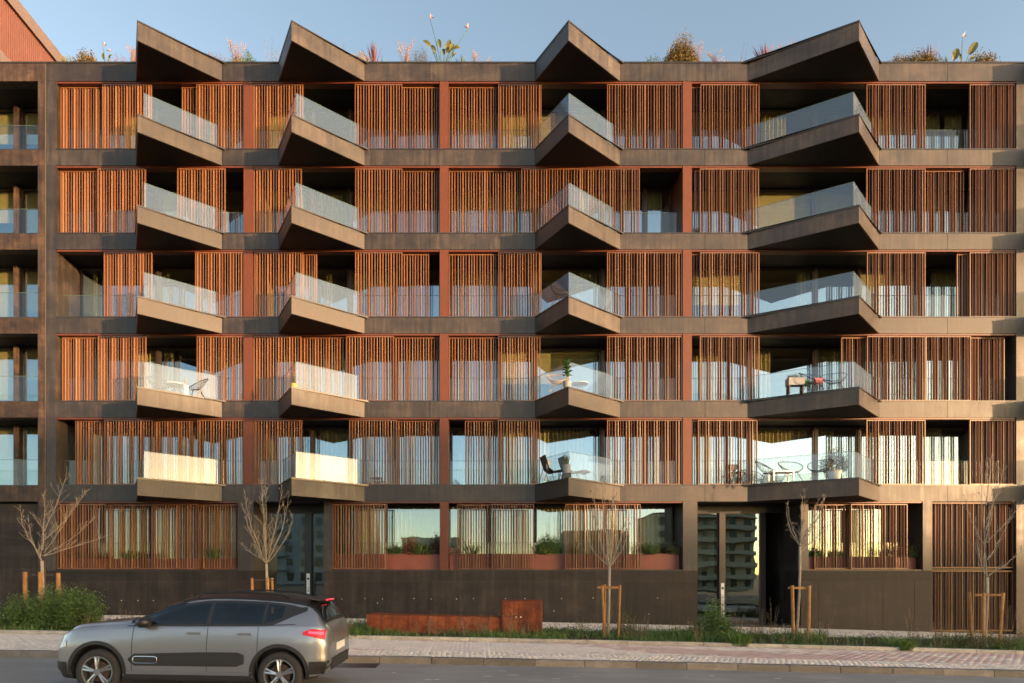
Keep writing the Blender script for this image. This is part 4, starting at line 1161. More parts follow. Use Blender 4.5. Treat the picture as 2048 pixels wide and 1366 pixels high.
def stakes(label, pxs, topy, Y, cross=True, h_below=.15, thick=.038):
    A = at(sum(p[0] for p in pxs)/len(pxs), topy, Y); gz = ground(A.x) - .12
    t = thing('tree_stake_frame', label, 'tree stakes', (A.x, Y, gz), 0, 'peeled pine stakes holding the street trees')
    for (px, ty, dy, bx) in pxs:
        T = at(px, ty, Y); Bx = at(bx, ty, Y).x
        p = [(Bx-A.x, dy, -h_below), ((Bx*.5+T.x*.5)-A.x+.004, dy, (T.z-gz)*.5), (T.x-A.x, dy, T.z-gz)]
        MB().tube(p, [thick*1.08, thick, thick*.96], 9).build('stake', M['stake'], t, smooth=False)
    a, b = at(pxs[0][0], pxs[0][1], Y), at(pxs[-1][0], pxs[-1][1], Y)
    z = (a.z+b.z)/2 - gz - .07
    if cross:
        MB().obox(((a.x+b.x)/2-A.x, -.045, z), abs(b.x-a.x)/2+.09, .012, .032).build('cross_bar', M['stake'], t)
    MB().obox(((a.x+b.x)/2-A.x, .03, z-.0), abs(b.x-a.x)/2+.03, .005, .02).build('tie', M['strap'], t)
    return t
TY = -4.55
street_tree('bare spreading young tree rising out of the big green shrub', (90,1240), (84,1122),
    [(40,1035,.3,None,.25),(62,1020,-.4,(80,1112),.2),(80,1040,.2,(86,1100),-.2),(105,985,-.3,(86,1090),.12),(150,975,.5,(88,1080),.1),(185,1005,-.6,(88,1105),.05),(215,1065,.3,(88,1112),.02),(200,1035,-.2,(90,1110),.1),(60,1060,.5,(80,1115),.3),(128,945,.1,(84,1070),.08)], TY, .046, 3, .02, .62)
street_tree('bare vase shaped young tree in front of the entrance behind the car', (536,1240), (533,1128),
    [(478,1005,.2,None,.12),(500,985,-.4,None,.16),(516,960,.3,None,.1),(530,955,-.3,None,.08),(555,965,.4,None,.12),(590,1030,-.2,(537,1124),.22),(576,985,.1,None,.2),(468,1085,.5,(530,1122),.1),(545,985,-.5,None,.1)], TY, .040, 5, .04, .5)
street_tree('slim upright young tree with a few last leaves in front of the plinth wall', (1216,1252), (1219,1134),
    [(1192,975,.2,None,.3),(1200,960,-.3,None,.24),(1212,962,.2,None,.1),(1226,945,-.2,None,.1),(1238,985,.4,None,.2),(1250,975,-.3,None,.3),(1256,1035,.1,None,.4),(1182,1050,.2,None,.45),(1232,940,.3,None,.1)], TY, .040, 8, .30, .34)
street_tree('slender kinked young tree beside the dark entrance', (1591,1256), (1600,1092),
    [(1580,1010,.2,None,.3),(1598,985,-.3,None,.1),(1612,990,.2,None,.1),(1640,992,-.3,(1603,1095),.1),(1662,985,.3,(1604,1090),.05),(1682,1015,-.2,(1602,1105),.02),(1590,1000,.4,None,.2),(1622,1000,-.4,None,.1)], TY, .036, 11, .16, .4, lean=.04)
street_tree('bare young tree in front of the slatted gate at the right edge', (1967,1262), (1974,1155),
    [(1972,920,.2,None,.02),(1936,1060,-.3,(1970,1150),.28),(1950,985,.4,(1972,1095),.15),(2046,1088,-.2,(1976,1152),.06),(2040,1035,.3,(1974,1120),.05),(2035,985,-.4,(1974,1085),.06),(2012,965,.3,(1973,1060),.06),(1995,935,-.2,(1973,1040),.08),(1990,905,.1,(1972,1010),.06),(1958,1000,-.5,(1972,1080),.1)], TY, .041, 13, .02, .5, lean=.03)
stakes('three orange pine stakes standing in the big green shrub', [(63.5,1144,-.25,64),(96,1144,-.3,97),(104,1146,.25,105)], 1144, TY, cross=False, thick=.056)
stakes('pine stakes with a dark tie seen just above the car roof', [(511,1156,-.25,511),(538,1156,.25,539),(543,1155,-.3,544)], 1156, TY, cross=False)
stakes('three slanting pine stakes round the slim tree by the plinth wall', [(1200.5,1170,-.25,1205),(1213.5,1169,.25,1213),(1235,1170,-.28,1231)], 1170, TY)
stakes('two stout pine stakes with a cross bar beside the dark entrance', [(1580.5,1171,-.1,1583),(1614,1171,-.12,1611)], 1171, TY, thick=.046)
stakes('pine stakes with a cross bar in front of the slatted gate', [(1952,1185,-.25,1951),(1957,1185,.3,1962),(1994,1185,-.2,1985)], 1185, TY, thick=.04)

# ------------------------------------------------------------------ shrubs and weeds
GREENS = [(.04,.085,.016),(.07,.13,.025),(.11,.18,.04),(.055,.11,.028),(.14,.20,.05)]
M['shrub'] = foliage('green shrub leaf', GREENS)
M['olive'] = foliage('olive leaf', [(.05,.06,.022),(.08,.09,.03),(.11,.10,.035),(.15,.12,.04)])
M['weed'] = foliage('weed leaf', [(.05,.09,.02),(.08,.13,.03),(.12,.14,.04),(.10,.10,.035)])
M['dry'] = foliage('dry stalk', [(.16,.10,.055),(.24,.16,.085),(.12,.075,.045)], trans=.1)
M['grassy'] = foliage('grass blade', [(.06,.12,.02),(.09,.17,.03),(.13,.21,.04),(.19,.20,.06)])
def sprig_bush(m, r, cx, cy, rx, ry, h, n, leaf=.05, wid=.016, per=14, z0=0.0, taper=.35, top=None):
    """many upright leafy shoots filling a dome"""
    for _ in range(n):
        a = r.uniform(0, 2*math.pi); q = math.sqrt(r.random())
        x, y = cx+rx*q*math.cos(a), cy+ry*q*math.sin(a)
        hh = h*(1-.55*q*q)*r.uniform(.6,1.08) if top is None else top(x)*r.uniform(.55,1.08)
        b = Vector((x*(1-taper*.3), y, z0)); tipp = Vector((x + r.uniform(-.12,.12)+taper*.25*(x-cx), y + r.uniform(-.1,.1), z0+hh))
        k0 = 0 if q > .6 else per//3
        for k in range(k0, per):
            u = (k+r.random())/per; p = b.lerp(tipp, u)
            th = k*2.4 + r.random(); d = Vector((math.cos(th), math.sin(th), .55))
            m.leaf(p, d, (r.uniform(-1,1), r.uniform(-1.2,.6), r.uniform(-.5,1)), leaf*r.uniform(.7,1.25)*(1.1-.4*u), wid*r.uniform(.9,1.5))
def stems(m, r, n, rx, ry, h, rad=.004):
    for _ in range(n):
        a = r.uniform(0, 6.28); q = math.sqrt(r.random())
        p = Vector((rx*q*math.cos(a)*.4, ry*q*math.sin(a)*.4, 0)); e = Vector((rx*q*math.cos(a), ry*q*math.sin(a), h*r.uniform(.6,.95)))
        m.tube([p, p.lerp(e,.5)+Vector((r.uniform(-.03,.03),r.uniform(-.03,.03),.02)), e], [rad, rad*.8, rad*.4], 4)
def bush(name, label, cat, px, py, Y, rx, ry, h, n, mt, seed, group=None, leaf=.05, wid=.016, per=14, top=None, stem='twig', z=None, dz=-.05):
    r = random.Random(seed); P = at(px, py, Y)
    z = (ground(P.x) + dz) if z is None else z
    t = thing(name, label, cat, (P.x, Y, z), 0, group)
    n = n if n > 400 or group else int(n*2.3)
    m = MB(); sprig_bush(m, r, 0, 0, rx, ry, h, n, leaf, wid, per, top=top); m.build('foliage', M[mt], t)
    m = MB(); stems(m, r, max(6, n//12), rx*.9, ry*.9, h*.8); m.build('stem', M[stem], t)
    return t
def tuft(name, label, cat, px, py, Y, r_, h, n, mt, seed, group=None, w=.012, spread=.6, z=None, droop=.1, dz=-.05, minh=.45):
    r = random.Random(seed); P = at(px, py, Y); z = (ground(P.x)+dz) if z is None else z
    m = MB()
    for _ in range(n):
        a = r.uniform(0, 6.28); q = math.sqrt(r.random())
        b = Vector((r_*.45*q*math.cos(a), r_*.45*q*math.sin(a), 0)); l = h*r.uniform(minh,1)
        a2 = a + r.uniform(-.5,.5); sp = spread*q*l
        m.blade(b, b + Vector((sp*math.cos(a2), sp*math.sin(a2), l*(1-.25*q))), w*r.uniform(.7,1.3), droop*l*r.uniform(.3,1.2))
    o = m.build(name, M[mt]); o.location = (P.x, Y, z); return tag(o, label, cat, group)
BG = at(100, 1250, -5.6)
bush('shrub', 'big dense green shrub round the stakes at the left end of the planting strip', 'shrub', 100, 1250, -4.97, 1.36, .75, 1.2, 900, 'shrub', 21, leaf=.085, wid=.026, per=22,
     top=lambda x: (.86 + .42*math.exp(-((x-.55)/.38)**2) + .22*math.exp(-((x+.1)/.2)**2) - .30*max(0, abs(x)-1.0)/.4 + .12*math.sin(7*x)))
bush('shrub', 'loose leafy shrub in front of the glass door with the characters', 'shrub', 1432, 1255, -4.97, .72, .45, 1.05, 190, 'shrub', 22, leaf=.07, wid=.03, per=14, top=lambda x: .95*math.exp(-((x+.05)/.42)**2)+.2)
bush('shrub', 'low straggling shrub between the two stout stakes', 'shrub', 1590, 1262, -5.05, .62, .35, .42, 90, 'shrub', 23, leaf=.055, wid=.024, per=9)
bush('shrub', 'reddish green low shrub in front of the slatted gate', 'shrub', 1962, 1270, -5.14, .85, .4, .50, 120, 'olive', 24, leaf=.06, wid=.025, per=9)
bush('shrub', 'tall wispy weed right of the slim tree stakes', 'weed', 1252, 1258, -4.46, .3, .25, .98, 46, 'olive', 25, leaf=.045, wid=.014, per=16)
bush('shrub', 'low leafy weed cushion left of the glass door shrub', 'weed', 1362, 1262, -4.72, .55, .3, .36, 80, 'shrub', 26, leaf=.05, wid=.02, per=8)
bush('shrub', 'brown dried shrub cut off by the right edge', 'shrub', 2046, 1268, -3.87, .30, .25, .55, 60, 'dry', 27, leaf=.05, wid=.018, per=9)
bush('weed', 'dark green weed clump at the left end of the bench', 'weed', 720, 1246, -5.05, .34, .3, .36, 70, 'shrub', 28, leaf=.07, wid=.022, per=8)
bush('weed', 'seedy yellowish weed behind the slim tree', 'weed', 1275, 1262, -4.80, .42, .3, .52, 60, 'dry', 29, leaf=.03, wid=.012, per=12)
def dry_weed(label, px, py, Y, h, spread, n, seed, mt='dry'):
    r = random.Random(seed); P = at(px, py, Y); m = MB()
    for _ in range(n):
        e = Vector((r.uniform(-1,1)*spread, r.uniform(-.6,.6)*spread, h*r.uniform(.6,1)))
        pts = curve_pts((0,0,0), e, e.length, 6, .10, .03, r)
        m.tube(pts, [.006,.005,.0045,.004,.003,.002,.0015], 4)
        for k in range(2, 7):
            for _ in range(3):
                d = Vector((r.uniform(-1,1), r.uniform(-1,1), r.uniform(.2,1))).normalized()*r.uniform(.04,.13)
                m.tube([pts[k], pts[k]+d*.6, pts[k]+d], [.0022,.002,.004], 3, cap=False)
    o = m.build('dry_weed', M[mt]); o.location = (P.x, Y, ground(P.x)-.06); return tag(o, label, 'weed', 'dry weeds along the bench')
dry_weed('bushy dried weed in front of the right half of the bench', 968, 1250, -5.56, .62, .30, 12, 31)
dry_weed('dark upright dried weed in front of the middle of the bench', 930, 1250, -5.64, .78, .12, 6, 32, 'twig')
dry_weed('pale thin forked twig in front of the left half of the bench', 832, 1250, -5.47, .5, .08, 3, 33)
dry_weed('pair of thin grey stalks left of the bench middle', 858, 1250, -5.47, .7, .05, 3, 34, 'twig')
dry_weed('bent brown weed hanging over the door of the cabinet', 1022, 1250, -5.47, .75, .35, 10, 35)
dry_weed('small dried fork weed before the dark entrance', 1500, 1262, -4.72, .55, .16, 6, 36)
tuft('grass_clump', 'large glossy grass clump spilling over the kerb before the glass door', 'grass clump', 1474, 1272, -6.32, .62, .48, 260, 'grassy', 41, 'grass clumps spilling over the planting kerb', w=.022, spread=.9, droop=.25, dz=.0)
tuft('grass_clump', 'glossy grass clump spilling over the kerb in front of the right plinth wall', 'grass clump', 1800, 1285, -6.36, .6, .4, 230, 'grassy', 42, 'grass clumps spilling over the planting kerb', w=.022, spread=.9, droop=.25, dz=.0)
tuft('grass_clump', 'ragged grass clump on the kerb at the left end of the bench', 'grass clump', 716, 1262, -6.28, .5, .3, 150, 'grassy', 43, 'grass clumps spilling over the planting kerb', w=.014, spread=1.1, droop=.2, dz=.0)
# grass of the strip: too many blades to count
def grass_strip():
    n = 46000
    x = rs.uniform(-20, 20, n); y = rs.uniform(Y_STRIP0+.16, Y_STRIP1-.1, n)
    f = np.sin(x*1.3+.4)*.5 + np.sin(x*3.1+y*2)*.35 + np.sin(y*2.7+x*.6)*.3 + rs.normal(0, .35, n)
    pxx = 950 + x*F_PX/(y+CAM_D)
    bare = ((pxx > 1650) & (pxx < 1790) & (y > -6.3)) | ((pxx > 560) & (pxx < 690) & (y > -5.4))
    keep = (f > -.1) & ~(bare & (rs.uniform(size=n) < .86)); x, y, f = x[keep], y[keep], f[keep]; n = len(x)
    h = (.07 + .17*np.clip(f+.3, 0, 1.5))*rs.uniform(.4, 1.3, n); a = rs.uniform(0, 2*np.pi, n); ln = rs.uniform(.1, .9, n)*h
    wd = rs.uniform(.005, .012, n); z = vground(x) - .04
    dx, dy = np.cos(a), np.sin(a); sx, sy = -dy, dx
    V = np.zeros((n, 5, 3))
    V[:,0] = np.stack([x-sx*wd, y-sy*wd, z], 1); V[:,1] = np.stack([x+sx*wd, y+sy*wd, z], 1)
    V[:,2] = np.stack([x+sx*wd*.8+dx*ln*.4, y+sy*wd*.8+dy*ln*.4, z+h*.6], 1); V[:,3] = np.stack([x-sx*wd*.8+dx*ln*.4, y-sy*wd*.8+dy*ln*.4, z+h*.6], 1)
    V[:,4] = np.stack([x+dx*ln, y+dy*ln, z+h], 1)
    i = np.arange(n)[:, None]*5
    F = np.concatenate([i+np.array([[0,1,2]]), i+np.array([[0,2,3]]), i+np.array([[3,2,4]])], 0)
    o = link('grass', np_mesh('grass', V.reshape(-1,3), F, M['grassy'])); tag(o, 'short green grass and weeds along the planting strip', 'grass', kind='stuff')
grass_strip()

# small weeds scattered through the strip
def scatter_weeds():
    r = random.Random(77); m = MB(); d_ = MB()
    for _ in range(520):
        x = r.uniform(-19, 19); y = r.uniform(Y_STRIP0+.18, Y_STRIP1-.1); pxx = 950 + x*F_PX/(y+CAM_D)
        if 1660 < pxx < 1780 or 560 < pxx < 690: 
            if r.random() < .8: continue
        z = ground(x)-.04; h = r.choice([.14,.2,.26,.34,.48]) * r.uniform(.8,1.2)*(1.15 if x > 2 else .9)
        if 735 < pxx < 1090 and y > -5.2: continue
        if r.random() < .72: sprig_bush(m, r, x, y, h*.8, h*.6, h, r.randint(7,16), .06, .024, 6, z0=z)
        else:
            for _ in range(r.randint(4,9)):
                e = Vector((x+r.uniform(-.2,.2), y+r.uniform(-.15,.15), z+h*r.uniform(1.1,2.0)))
                d_.tube([(x,y,z), Vector((x,y,z)).lerp(e,.6)+Vector((0,0,.02)), e], [.0035,.003,.002], 3, cap=False)
                for k in range(5): d_.leaf(Vector((x,y,z)).lerp(e, .55+.1*k), (r.uniform(-1,1), r.uniform(-1,1), .8), (r.uniform(-1,1),-1,0), .035, .012)
    tag(m.build('weeds', M['weed']), 'leafy weeds scattered through the planting strip', 'weeds', kind='stuff')
    tag(d_.build('dead_weeds', M['dry']), 'brown dead stalks scattered through the planting strip', 'weeds', kind='stuff')
scatter_weeds()

# ------------------------------------------------------------------ planter boxes of the ground floor and what grows in them
M['planter'] = plain('oxide red planter', (.21,.055,.030), .5, var=.12, scale=2.5)
PB = []
def planter(a, b, ztop, label):
    x0, x1 = fx(a), fx(b); z0 = ZS+.035
    t = thing('planter_box', label, 'planter', ((x0+x1)/2, .46, z0), 0, 'red steel planter boxes behind the ground floor shutters'); W_ = (x1-x0)/2-.01; h = ztop-z0
    m = MB(); m.box(-W_,W_,-.15,-.14,0,h); m.box(-W_,W_,.14,.15,0,h); m.box(-W_,-W_+.01,-.139,.139,0,h); m.box(W_-.01,W_,-.139,.139,0,h); m.build('box', M['planter'], t)
    MB().box(-W_+.011, W_-.011, -.139, .139, 0, h-.03).build('soil', M['soil'], t)
zp = fz(1107)
planter(113, 475, fz(1117), 'long red planter box behind the widest run of ground floor shutters')
planter(665, 879, zp, 'red planter box between the entrance behind the car and the ground floor column')
planter(898, 1365, zp, 'longest red planter box right of the ground floor column')
planter(1618, 1845, fz(1113), 'red planter box behind the shutters left of the slatted gate')
GP = 'plants growing in the ground floor planters'
M['red_leaf'] = foliage('red bronze leaf', [(.16,.05,.03),(.24,.09,.03),(.30,.14,.05),(.12,.07,.03)])
M['purple'] = foliage('dark purple leaf', [(.05,.02,.03),(.09,.035,.045),(.07,.05,.03)])
M['rosette'] = foliage('pink succulent leaf', [(.38,.14,.12),(.30,.20,.14),(.16,.16,.08)])
M['strap'] = M['strap']
M['strapleaf'] = foliage('strap leaf', [(.05,.10,.02),(.09,.15,.035),(.14,.18,.05)])
M['lime'] = foliage('lime leaf', [(.16,.19,.04),(.24,.25,.06),(.12,.15,.04)])
YP = .36
def gplant(px, label, rx, h, n, mt, seed, leaf=.06, wid=.03, per=8, z=None, hang=False):
    bush('potted_plant', label, 'plant', px, 1100, YP, rx*1.1, .17, h*1.4, n*2, mt, seed, GP, leaf*1.15, wid*1.2, per, z=(zp if z is None else z)-.03)
def gstrap(px, label, r_, h, n, seed, z=None, mt='strapleaf'):
    tuft('potted_plant', label, 'plant', px, 1100, YP-.05, r_*1.15, h*1.35, int(n*1.4), mt, seed, GP, w=.032, spread=1.5, z=(zp if z is None else z)-.02, droop=.45, minh=.6)
z1 = fz(1117)
gplant(150, 'bushy green plant behind the leftmost ground floor shutter slats', .5, .40, 70, 'olive', 51, z=z1)
gplant(278, 'round leafy plant behind the second ground floor shutter', .3, .28, 40, 'shrub', 52, z=z1, leaf=.05, wid=.035)
gstrap(258, 'small strap leaved plant behind the second ground floor shutter', .3, .3, 22, 53, z=z1)
gstrap(428, 'strap leaved plant hanging over the planter at the right end of the wide shutters', .42, .42, 36, 54, z=z1)
gplant(786, 'round dark green plant at the left corner of the open planter', .26, .34, 60, 'shrub', 55, leaf=.05, wid=.03)
gplant(819, 'orange bronze plant in the open planter', .22, .55, 42, 'red_leaf', 56, leaf=.07, wid=.03, per=9)
gstrap(838, 'strap leaved plant spilling over the front of the open planter', .42, .34, 60, 57)
gplant(855, 'light green plant beside the spilling strap leaves', .2, .26, 40, 'weed', 58, leaf=.06, wid=.035)
gplant(872, 'dark purple upright plant against the ground floor column', .18, .62, 36, 'purple', 59, leaf=.07, wid=.03, per=11)
gplant(906, 'pink rosette succulent right of the ground floor column', .22, .2, 46, 'rosette', 60, leaf=.08, wid=.04, per=6)
gstrap(944, 'twisted strap leaved plant behind the slats right of the succulent', .35, .42, 26, 61)
gplant(1100, 'largest green plant in the gap between the ground floor shutters', .42, .62, 110, 'shrub', 62, leaf=.05, wid=.03, per=12)
gplant(1092, 'lime yellow rosette plant hanging below the largest green plant', .2, .16, 46, 'lime', 63, leaf=.09, wid=.04, per=5)
gstrap(1078, 'strap leaved plant left of the largest green plant', .3, .36, 26, 64)
gstrap(1150, 'small strap leaved plant behind the shutter right of the gap', .26, .34, 18, 65)
gstrap(1300, 'spreading strap leaved plant in the open right end of the long planter', .46, .36, 60, 66)
gplant(1349, 'red and olive plant against the concrete pier', .26, .30, 60, 'olive', 67, leaf=.06, wid=.03)
gplant(1629, 'dark green plant beside the pier left of the slatted shutters', .22, .32, 60, 'shrub', 68, z=fz(1113), leaf=.06, wid=.03)
gplant(1672, 'small plant hidden behind the slats of the right planter', .3, .25, 40, 'shrub', 69, z=fz(1113))
gplant(1826, 'pale bushy plant beside the pier left of the slatted gate', .26, .42, 80, 'olive', 70, z=fz(1113), leaf=.06, wid=.03)
gplant(1795, 'orange tinged plant behind the right end of the slats', .14, .45, 22, 'red_leaf', 71, z=fz(1113), leaf=.06)

# ------------------------------------------------------------------ roof garden along the parapet
M['plume'] = foliage('pink plume', [(.40,.24,.17),(.50,.34,.25),(.42,.24,.12)], trans=.4)
M['straw'] = foliage('straw grass', [(.40,.28,.12),(.50,.38,.18),(.32,.2,.09)], trans=.3)
M['cordy'] = foliage('red sword leaf', [(.14,.03,.03),(.22,.055,.045),(.09,.03,.045)])
M['paddle'] = foliage('paddle leaf', [(.10,.10,.02),(.16,.15,.03),(.07,.09,.025)], trans=.3)
M['flower'] = foliage('orange flower', [(.75,.30,.08),(.8,.45,.3),(.7,.25,.12)], trans=.2)
M['brush'] = foliage('golden brush', [(.12,.09,.02),(.20,.13,.03),(.07,.07,.02),(.26,.17,.04)])
ZR = ROOF_TOP - .06
RG = 'plants of the roof garden behind the parapet'
YR = .36
SR = F_PX/(YR+CAM_D)
def rx_(px): return at(px, 100, YR).x
def roof_h(py): return at(0, py, YR).z - ZR
def plume_grass(px, py, r_, label, seed, n=110, plumes=14, mt='plume'):
    r = random.Random(seed); h = roof_h(py); m = MB()
    for _ in range(n):
        a = r.uniform(0,6.28); q = r.random(); l = h*r.uniform(.5,.85)
        m.blade((0.06*math.cos(a),.06*math.sin(a),0), (r_*q*math.cos(a), r_*.6*q*math.sin(a), l), .014, .05*l)
    o = thing('plume_grass', label, 'grass', (rx_(px), YR+r.uniform(-.05,.25), ZR), 0, RG)
    m.build('blades', M['straw' if mt == 'straw' else 'red_leaf'], o)
    m = MB()
    for _ in range(plumes):
        a = r.uniform(0,6.28); q = r.random()**.7; l = h*r.uniform(.7,1.02)
        e = Vector((r_*q*math.cos(a), r_*.5*q*math.sin(a), l)); b = Vector((0,0,h*.25))
        m.tube([b, b.lerp(e,.6)+Vector((0,0,.04)), e], [.004,.003,.002], 3, cap=False)
        for k in range(16):
            p = b.lerp(e, .68+.32*k/16); d = (e-b).normalized()*.7+Vector((r.uniform(-1,1),r.uniform(-1,1),0))*.4
            m.leaf(p, d, (0,-1,.2), .075*(1.15-.5*k/16), .016)
    m.build('plumes', M[mt], o)
def sword_plant(px, py, r_, label, seed, n=34, mt='cordy'):
    r = random.Random(seed); h = roof_h(py); m = MB()
    for i in range(n):
        a = r.uniform(0,6.28); q = r.random(); l = h*(1-.35*q)*r.uniform(.8,1.0)
        m.blade((0,0,.05), (r_*q*math.cos(a), r_*.7*q*math.sin(a), l), .045, .03)
    o = m.build('sword_plant', M[mt]); o.location = (rx_(px), YR, ZR); return tag(o, label, 'plant', RG)
def roof_bush(px, py, rx, label, seed, n, mt='brush', leaf=.06, wid=.022, per=10, top=None):
    bush('roof_shrub', label, 'shrub', px, 100, YR, rx, .3, roof_h(py)*1.08, int(n*2.6), mt, seed, RG, leaf*1.15, wid*1.2, per, z=ZR, top=top)
def stalks(px, py, r_, label, seed, n=9):
    r = random.Random(seed); h = roof_h(py); m = MB()
    for _ in range(n):
        e = Vector((r.uniform(-1,1)*r_, r.uniform(-.2,.2), h*r.uniform(.55,1))); pts = curve_pts((r.uniform(-.1,.1),0,0), e, e.length, 6, .05, .02, r)
        m.tube(pts, [.006,.005,.004,.0035,.003,.002,.0015], 3)
        for k in range(3,7):
            for _ in range(2): m.leaf(pts[k], (r.uniform(-1,1), r.uniform(-1,1), .6), (0,-1,.3), .05, .012)
    o = m.build('seed_stalks', M['dry']); o.location = (rx_(px), YR, ZR); return tag(o, label, 'plant', RG)
def paddle_leaf(m, b, e, W, face):
    b, e = Vector(b), Vector(e); d = e-b; s = d.cross(Vector(face)).normalized(); up = s.cross(d).normalized(); o = len(m.v); n = 7
    for k in range(n+1):
        u = k/n; ww = W*math.sin(math.pi*min(1, .08+u*.92))**.6*(1-.25*u); c = b + d*u + up*.04*math.sin(math.pi*u)
        m.v += [tuple(c - s*ww*.5 + up*ww*.14), tuple(c), tuple(c + s*ww*.5 + up*ww*.14)]
    for k in range(n):
        for j in (0,1): m.face((o+3*k+j, o+3*k+j+1, o+3*k+4+j, o+3*k+3+j))
def strelitzia(px, label, leaves, flowers, seed):
    r = random.Random(seed); x0 = rx_(px); o = thing('bird_of_paradise', label, 'plant', (x0, YR, ZR), 0, RG)
    st = MB(); lv = MB(); fl = MB()
    for (lx, ly, tx, ty, w) in leaves:
        b = at(lx, ly, YR) - Vector((x0,YR,ZR)); e = at(tx, ty, YR) - Vector((x0,YR,ZR)); dy = r.uniform(-.2,.2); b.y += dy; e.y += dy
        st.tube([(r.uniform(-.12,.12),0,0), (b.x*.6, b.y*.6, b.z*.55), b], [.016,.012,.009], 5)
        paddle_leaf(lv, b, e, w, (r.uniform(-.4,.4), -1, .15))
    for (fx_, fy_, d) in flowers:
        b = at(fx_, fy_, YR) - Vector((x0,YR,ZR))
        st.tube([(0,0,0), (b.x*.55, 0, b.z*.6), b], [.013,.010,.008], 5)
        fl.blade(b, b+Vector((.18*d,-.02,.02)), .05, .02)
        for k in range(4): fl.blade(b+Vector((.02*d,0,0)), b+Vector((d*r.uniform(-.02,.1), r.uniform(-.06,.06), r.uniform(.1,.18))), .035, .01)
    st.build('stalks', M['strapleaf'], o); lv.build('leaves', M['paddle'], o)
    if fl.v: fl.build('flower', M['flower'], o)
roof_bush(141, 113, .25, 'bright green tuft where the roof meets the tall red block', 81, 26, 'lime')
roof_bush(173, 103, .42, 'round dark golden bush at the left end of the parapet', 82, 70, 'brush', .07, .03)
strelitzia(213, 'small bird of paradise with two orange flowers at the left end of the parapet', [(208,119,209,104,.14),(220,120,226,112,.1)], [(206,92,1),(221,103,-1)], 83)
roof_bush(238, 111, .45, 'low rusty twiggy bush left of the first canopy', 84, 40, 'red_leaf', .04, .014)
plume_grass(268, 84, .32, 'tall pink plumed grass touching the first canopy', 85, 50, 8)
sword_plant(420, 99, .5, 'fan of purple red sword leaves above the slope of the first canopy', 86, 22)
roof_bush(443, 106, .35, 'brown twiggy bush right of the purple sword leaves', 87, 36, 'red_leaf', .035, .012)
plume_grass(472, 72, .42, 'tall orange pink plumed grass between the first two canopies', 88, 90, 14)
roof_bush(480, 115, .35, 'yellow green cushion at the foot of the plumed grass', 89, 40, 'lime', .06, .02)
roof_bush(499, 104, .2, 'small grey green upright bush between the first two canopies', 90, 24, 'shrub')
stalks(545, 76, .45, 'bare seed stalks beside the second canopy', 91, 12)
stalks(650, 56, .25, 'dark seed heads above the slope of the second canopy', 92, 5)
stalks(683, 66, .2, 'second pair of dark seed heads above the second canopy', 93, 4)
roof_bush(722, 104, .45, 'pale brown grass bush at the lower end of the second canopy', 94, 50, 'straw', .08, .014)
sword_plant(748, 75, .55, 'tall red sword plant with one straight spike right of the second canopy', 95, 40)
sword_plant(764, 103, .22, 'short yellow sword leaves beside the tall red spike', 96, 10, 'lime')
plume_grass(812, 76, .4, 'pink plumed grass left of the brown twig bush', 97, 60, 12)
roof_bush(842, 96, .36, 'brown airy twig bush left of the big bird of paradise', 98, 80, 'olive', .035, .014)
strelitzia(885, 'big bird of paradise with broad paddle leaves and two tall flower stalks',
   [(862,95,846,83,.16),(871,108,862,96,.17),(880,98,877,80,.17),(896,98,899,70,.24),(893,100,892,86,.17),(901,104,907,90,.2),(908,104,922,103,.18),(872,112,866,111,.1),(888,104,886,92,.15),(905,118,914,112,.14)], [(860,37,1),(936,56,-1)], 99)
sword_plant(925, 103, .35, 'yellow green sword leaves right of the big bird of paradise', 100, 16, 'strapleaf')
plume_grass(950, 99, .35, 'small reddish plumed grass near the middle of the roof', 101, 40, 6)
plume_grass(972, 104, .3, 'pale straw tuft near the middle of the roof', 102, 36, 5, 'straw')
stalks(993, 113, .08, 'single short dark sprig on the parapet', 103, 3)
roof_bush(1305, 116, .35, 'low dark weed on the parapet right of the third canopy', 104, 20, 'shrub')
roof_bush(1360, 68, .62, 'large conical golden green bush on the roof', 105, 260, 'brush', .06, .022, 14, top=lambda x: (roof_h(68))*math.exp(-((x-.06)/.52)**2)*.80+.2)
sword_plant(1342, 97, .2, 'bright yellow green spikes at the foot of the conical bush', 106, 8, 'lime')
plume_grass(1398, 76, .36, 'pink plumed grass right of the conical bush', 107, 60, 10)
stalks(1387, 62, .08, 'one tall thin stalk beside the conical bush', 108, 2)
plume_grass(1430, 103, .4, 'low brown plumed grass in the middle of the right roof', 109, 60, 8)
plume_grass(1463, 108, .55, 'wide low golden grass on the right roof', 110, 90, 6, 'straw')
stalks(1480, 85, .22, 'leaning bare stalks above the golden grass', 111, 4)
sword_plant(1530, 80, .75, 'purple red sword plant rising behind the start of the widest canopy', 112, 42)
plume_grass(1573, 68, .4, 'pale pink plumed grass above the slope of the widest canopy', 113, 40, 10)
roof_bush(1795, 110, .38, 'low golden green bush right of the widest canopy', 114, 50, 'brush')
roof_bush(1840, 104, .75, 'broad golden brush at the foot of the dark red spikes', 115, 150, 'brush', .08, .02)
sword_plant(1858, 80, .7, 'dark red sword plant above the broad golden brush', 116, 40)
sword_plant(1893, 103, .3, 'green sword leaves right of the dark red spikes', 117, 14, 'strapleaf')
strelitzia(1922, 'bird of paradise with two big pointed leaves near the right end of the roof', [(1912,116,1917,92,.26),(1935,112,1951,86,.3),(1928,116,1924,98,.12),(1908,118,1906,101,.12),(1945,114,1956,106,.14)], [(1925,74,1)], 118)
roof_bush(1965, 106, .5, 'rounded olive bush at the right end of the roof garden', 119, 110, 'brush')
MB_soil = MB().box(XL+.4, fx(1990), .152, 3.0, ROOF_TOP-.215, ROOF_TOP-.05).build('roof_soil', M['soil'], house)
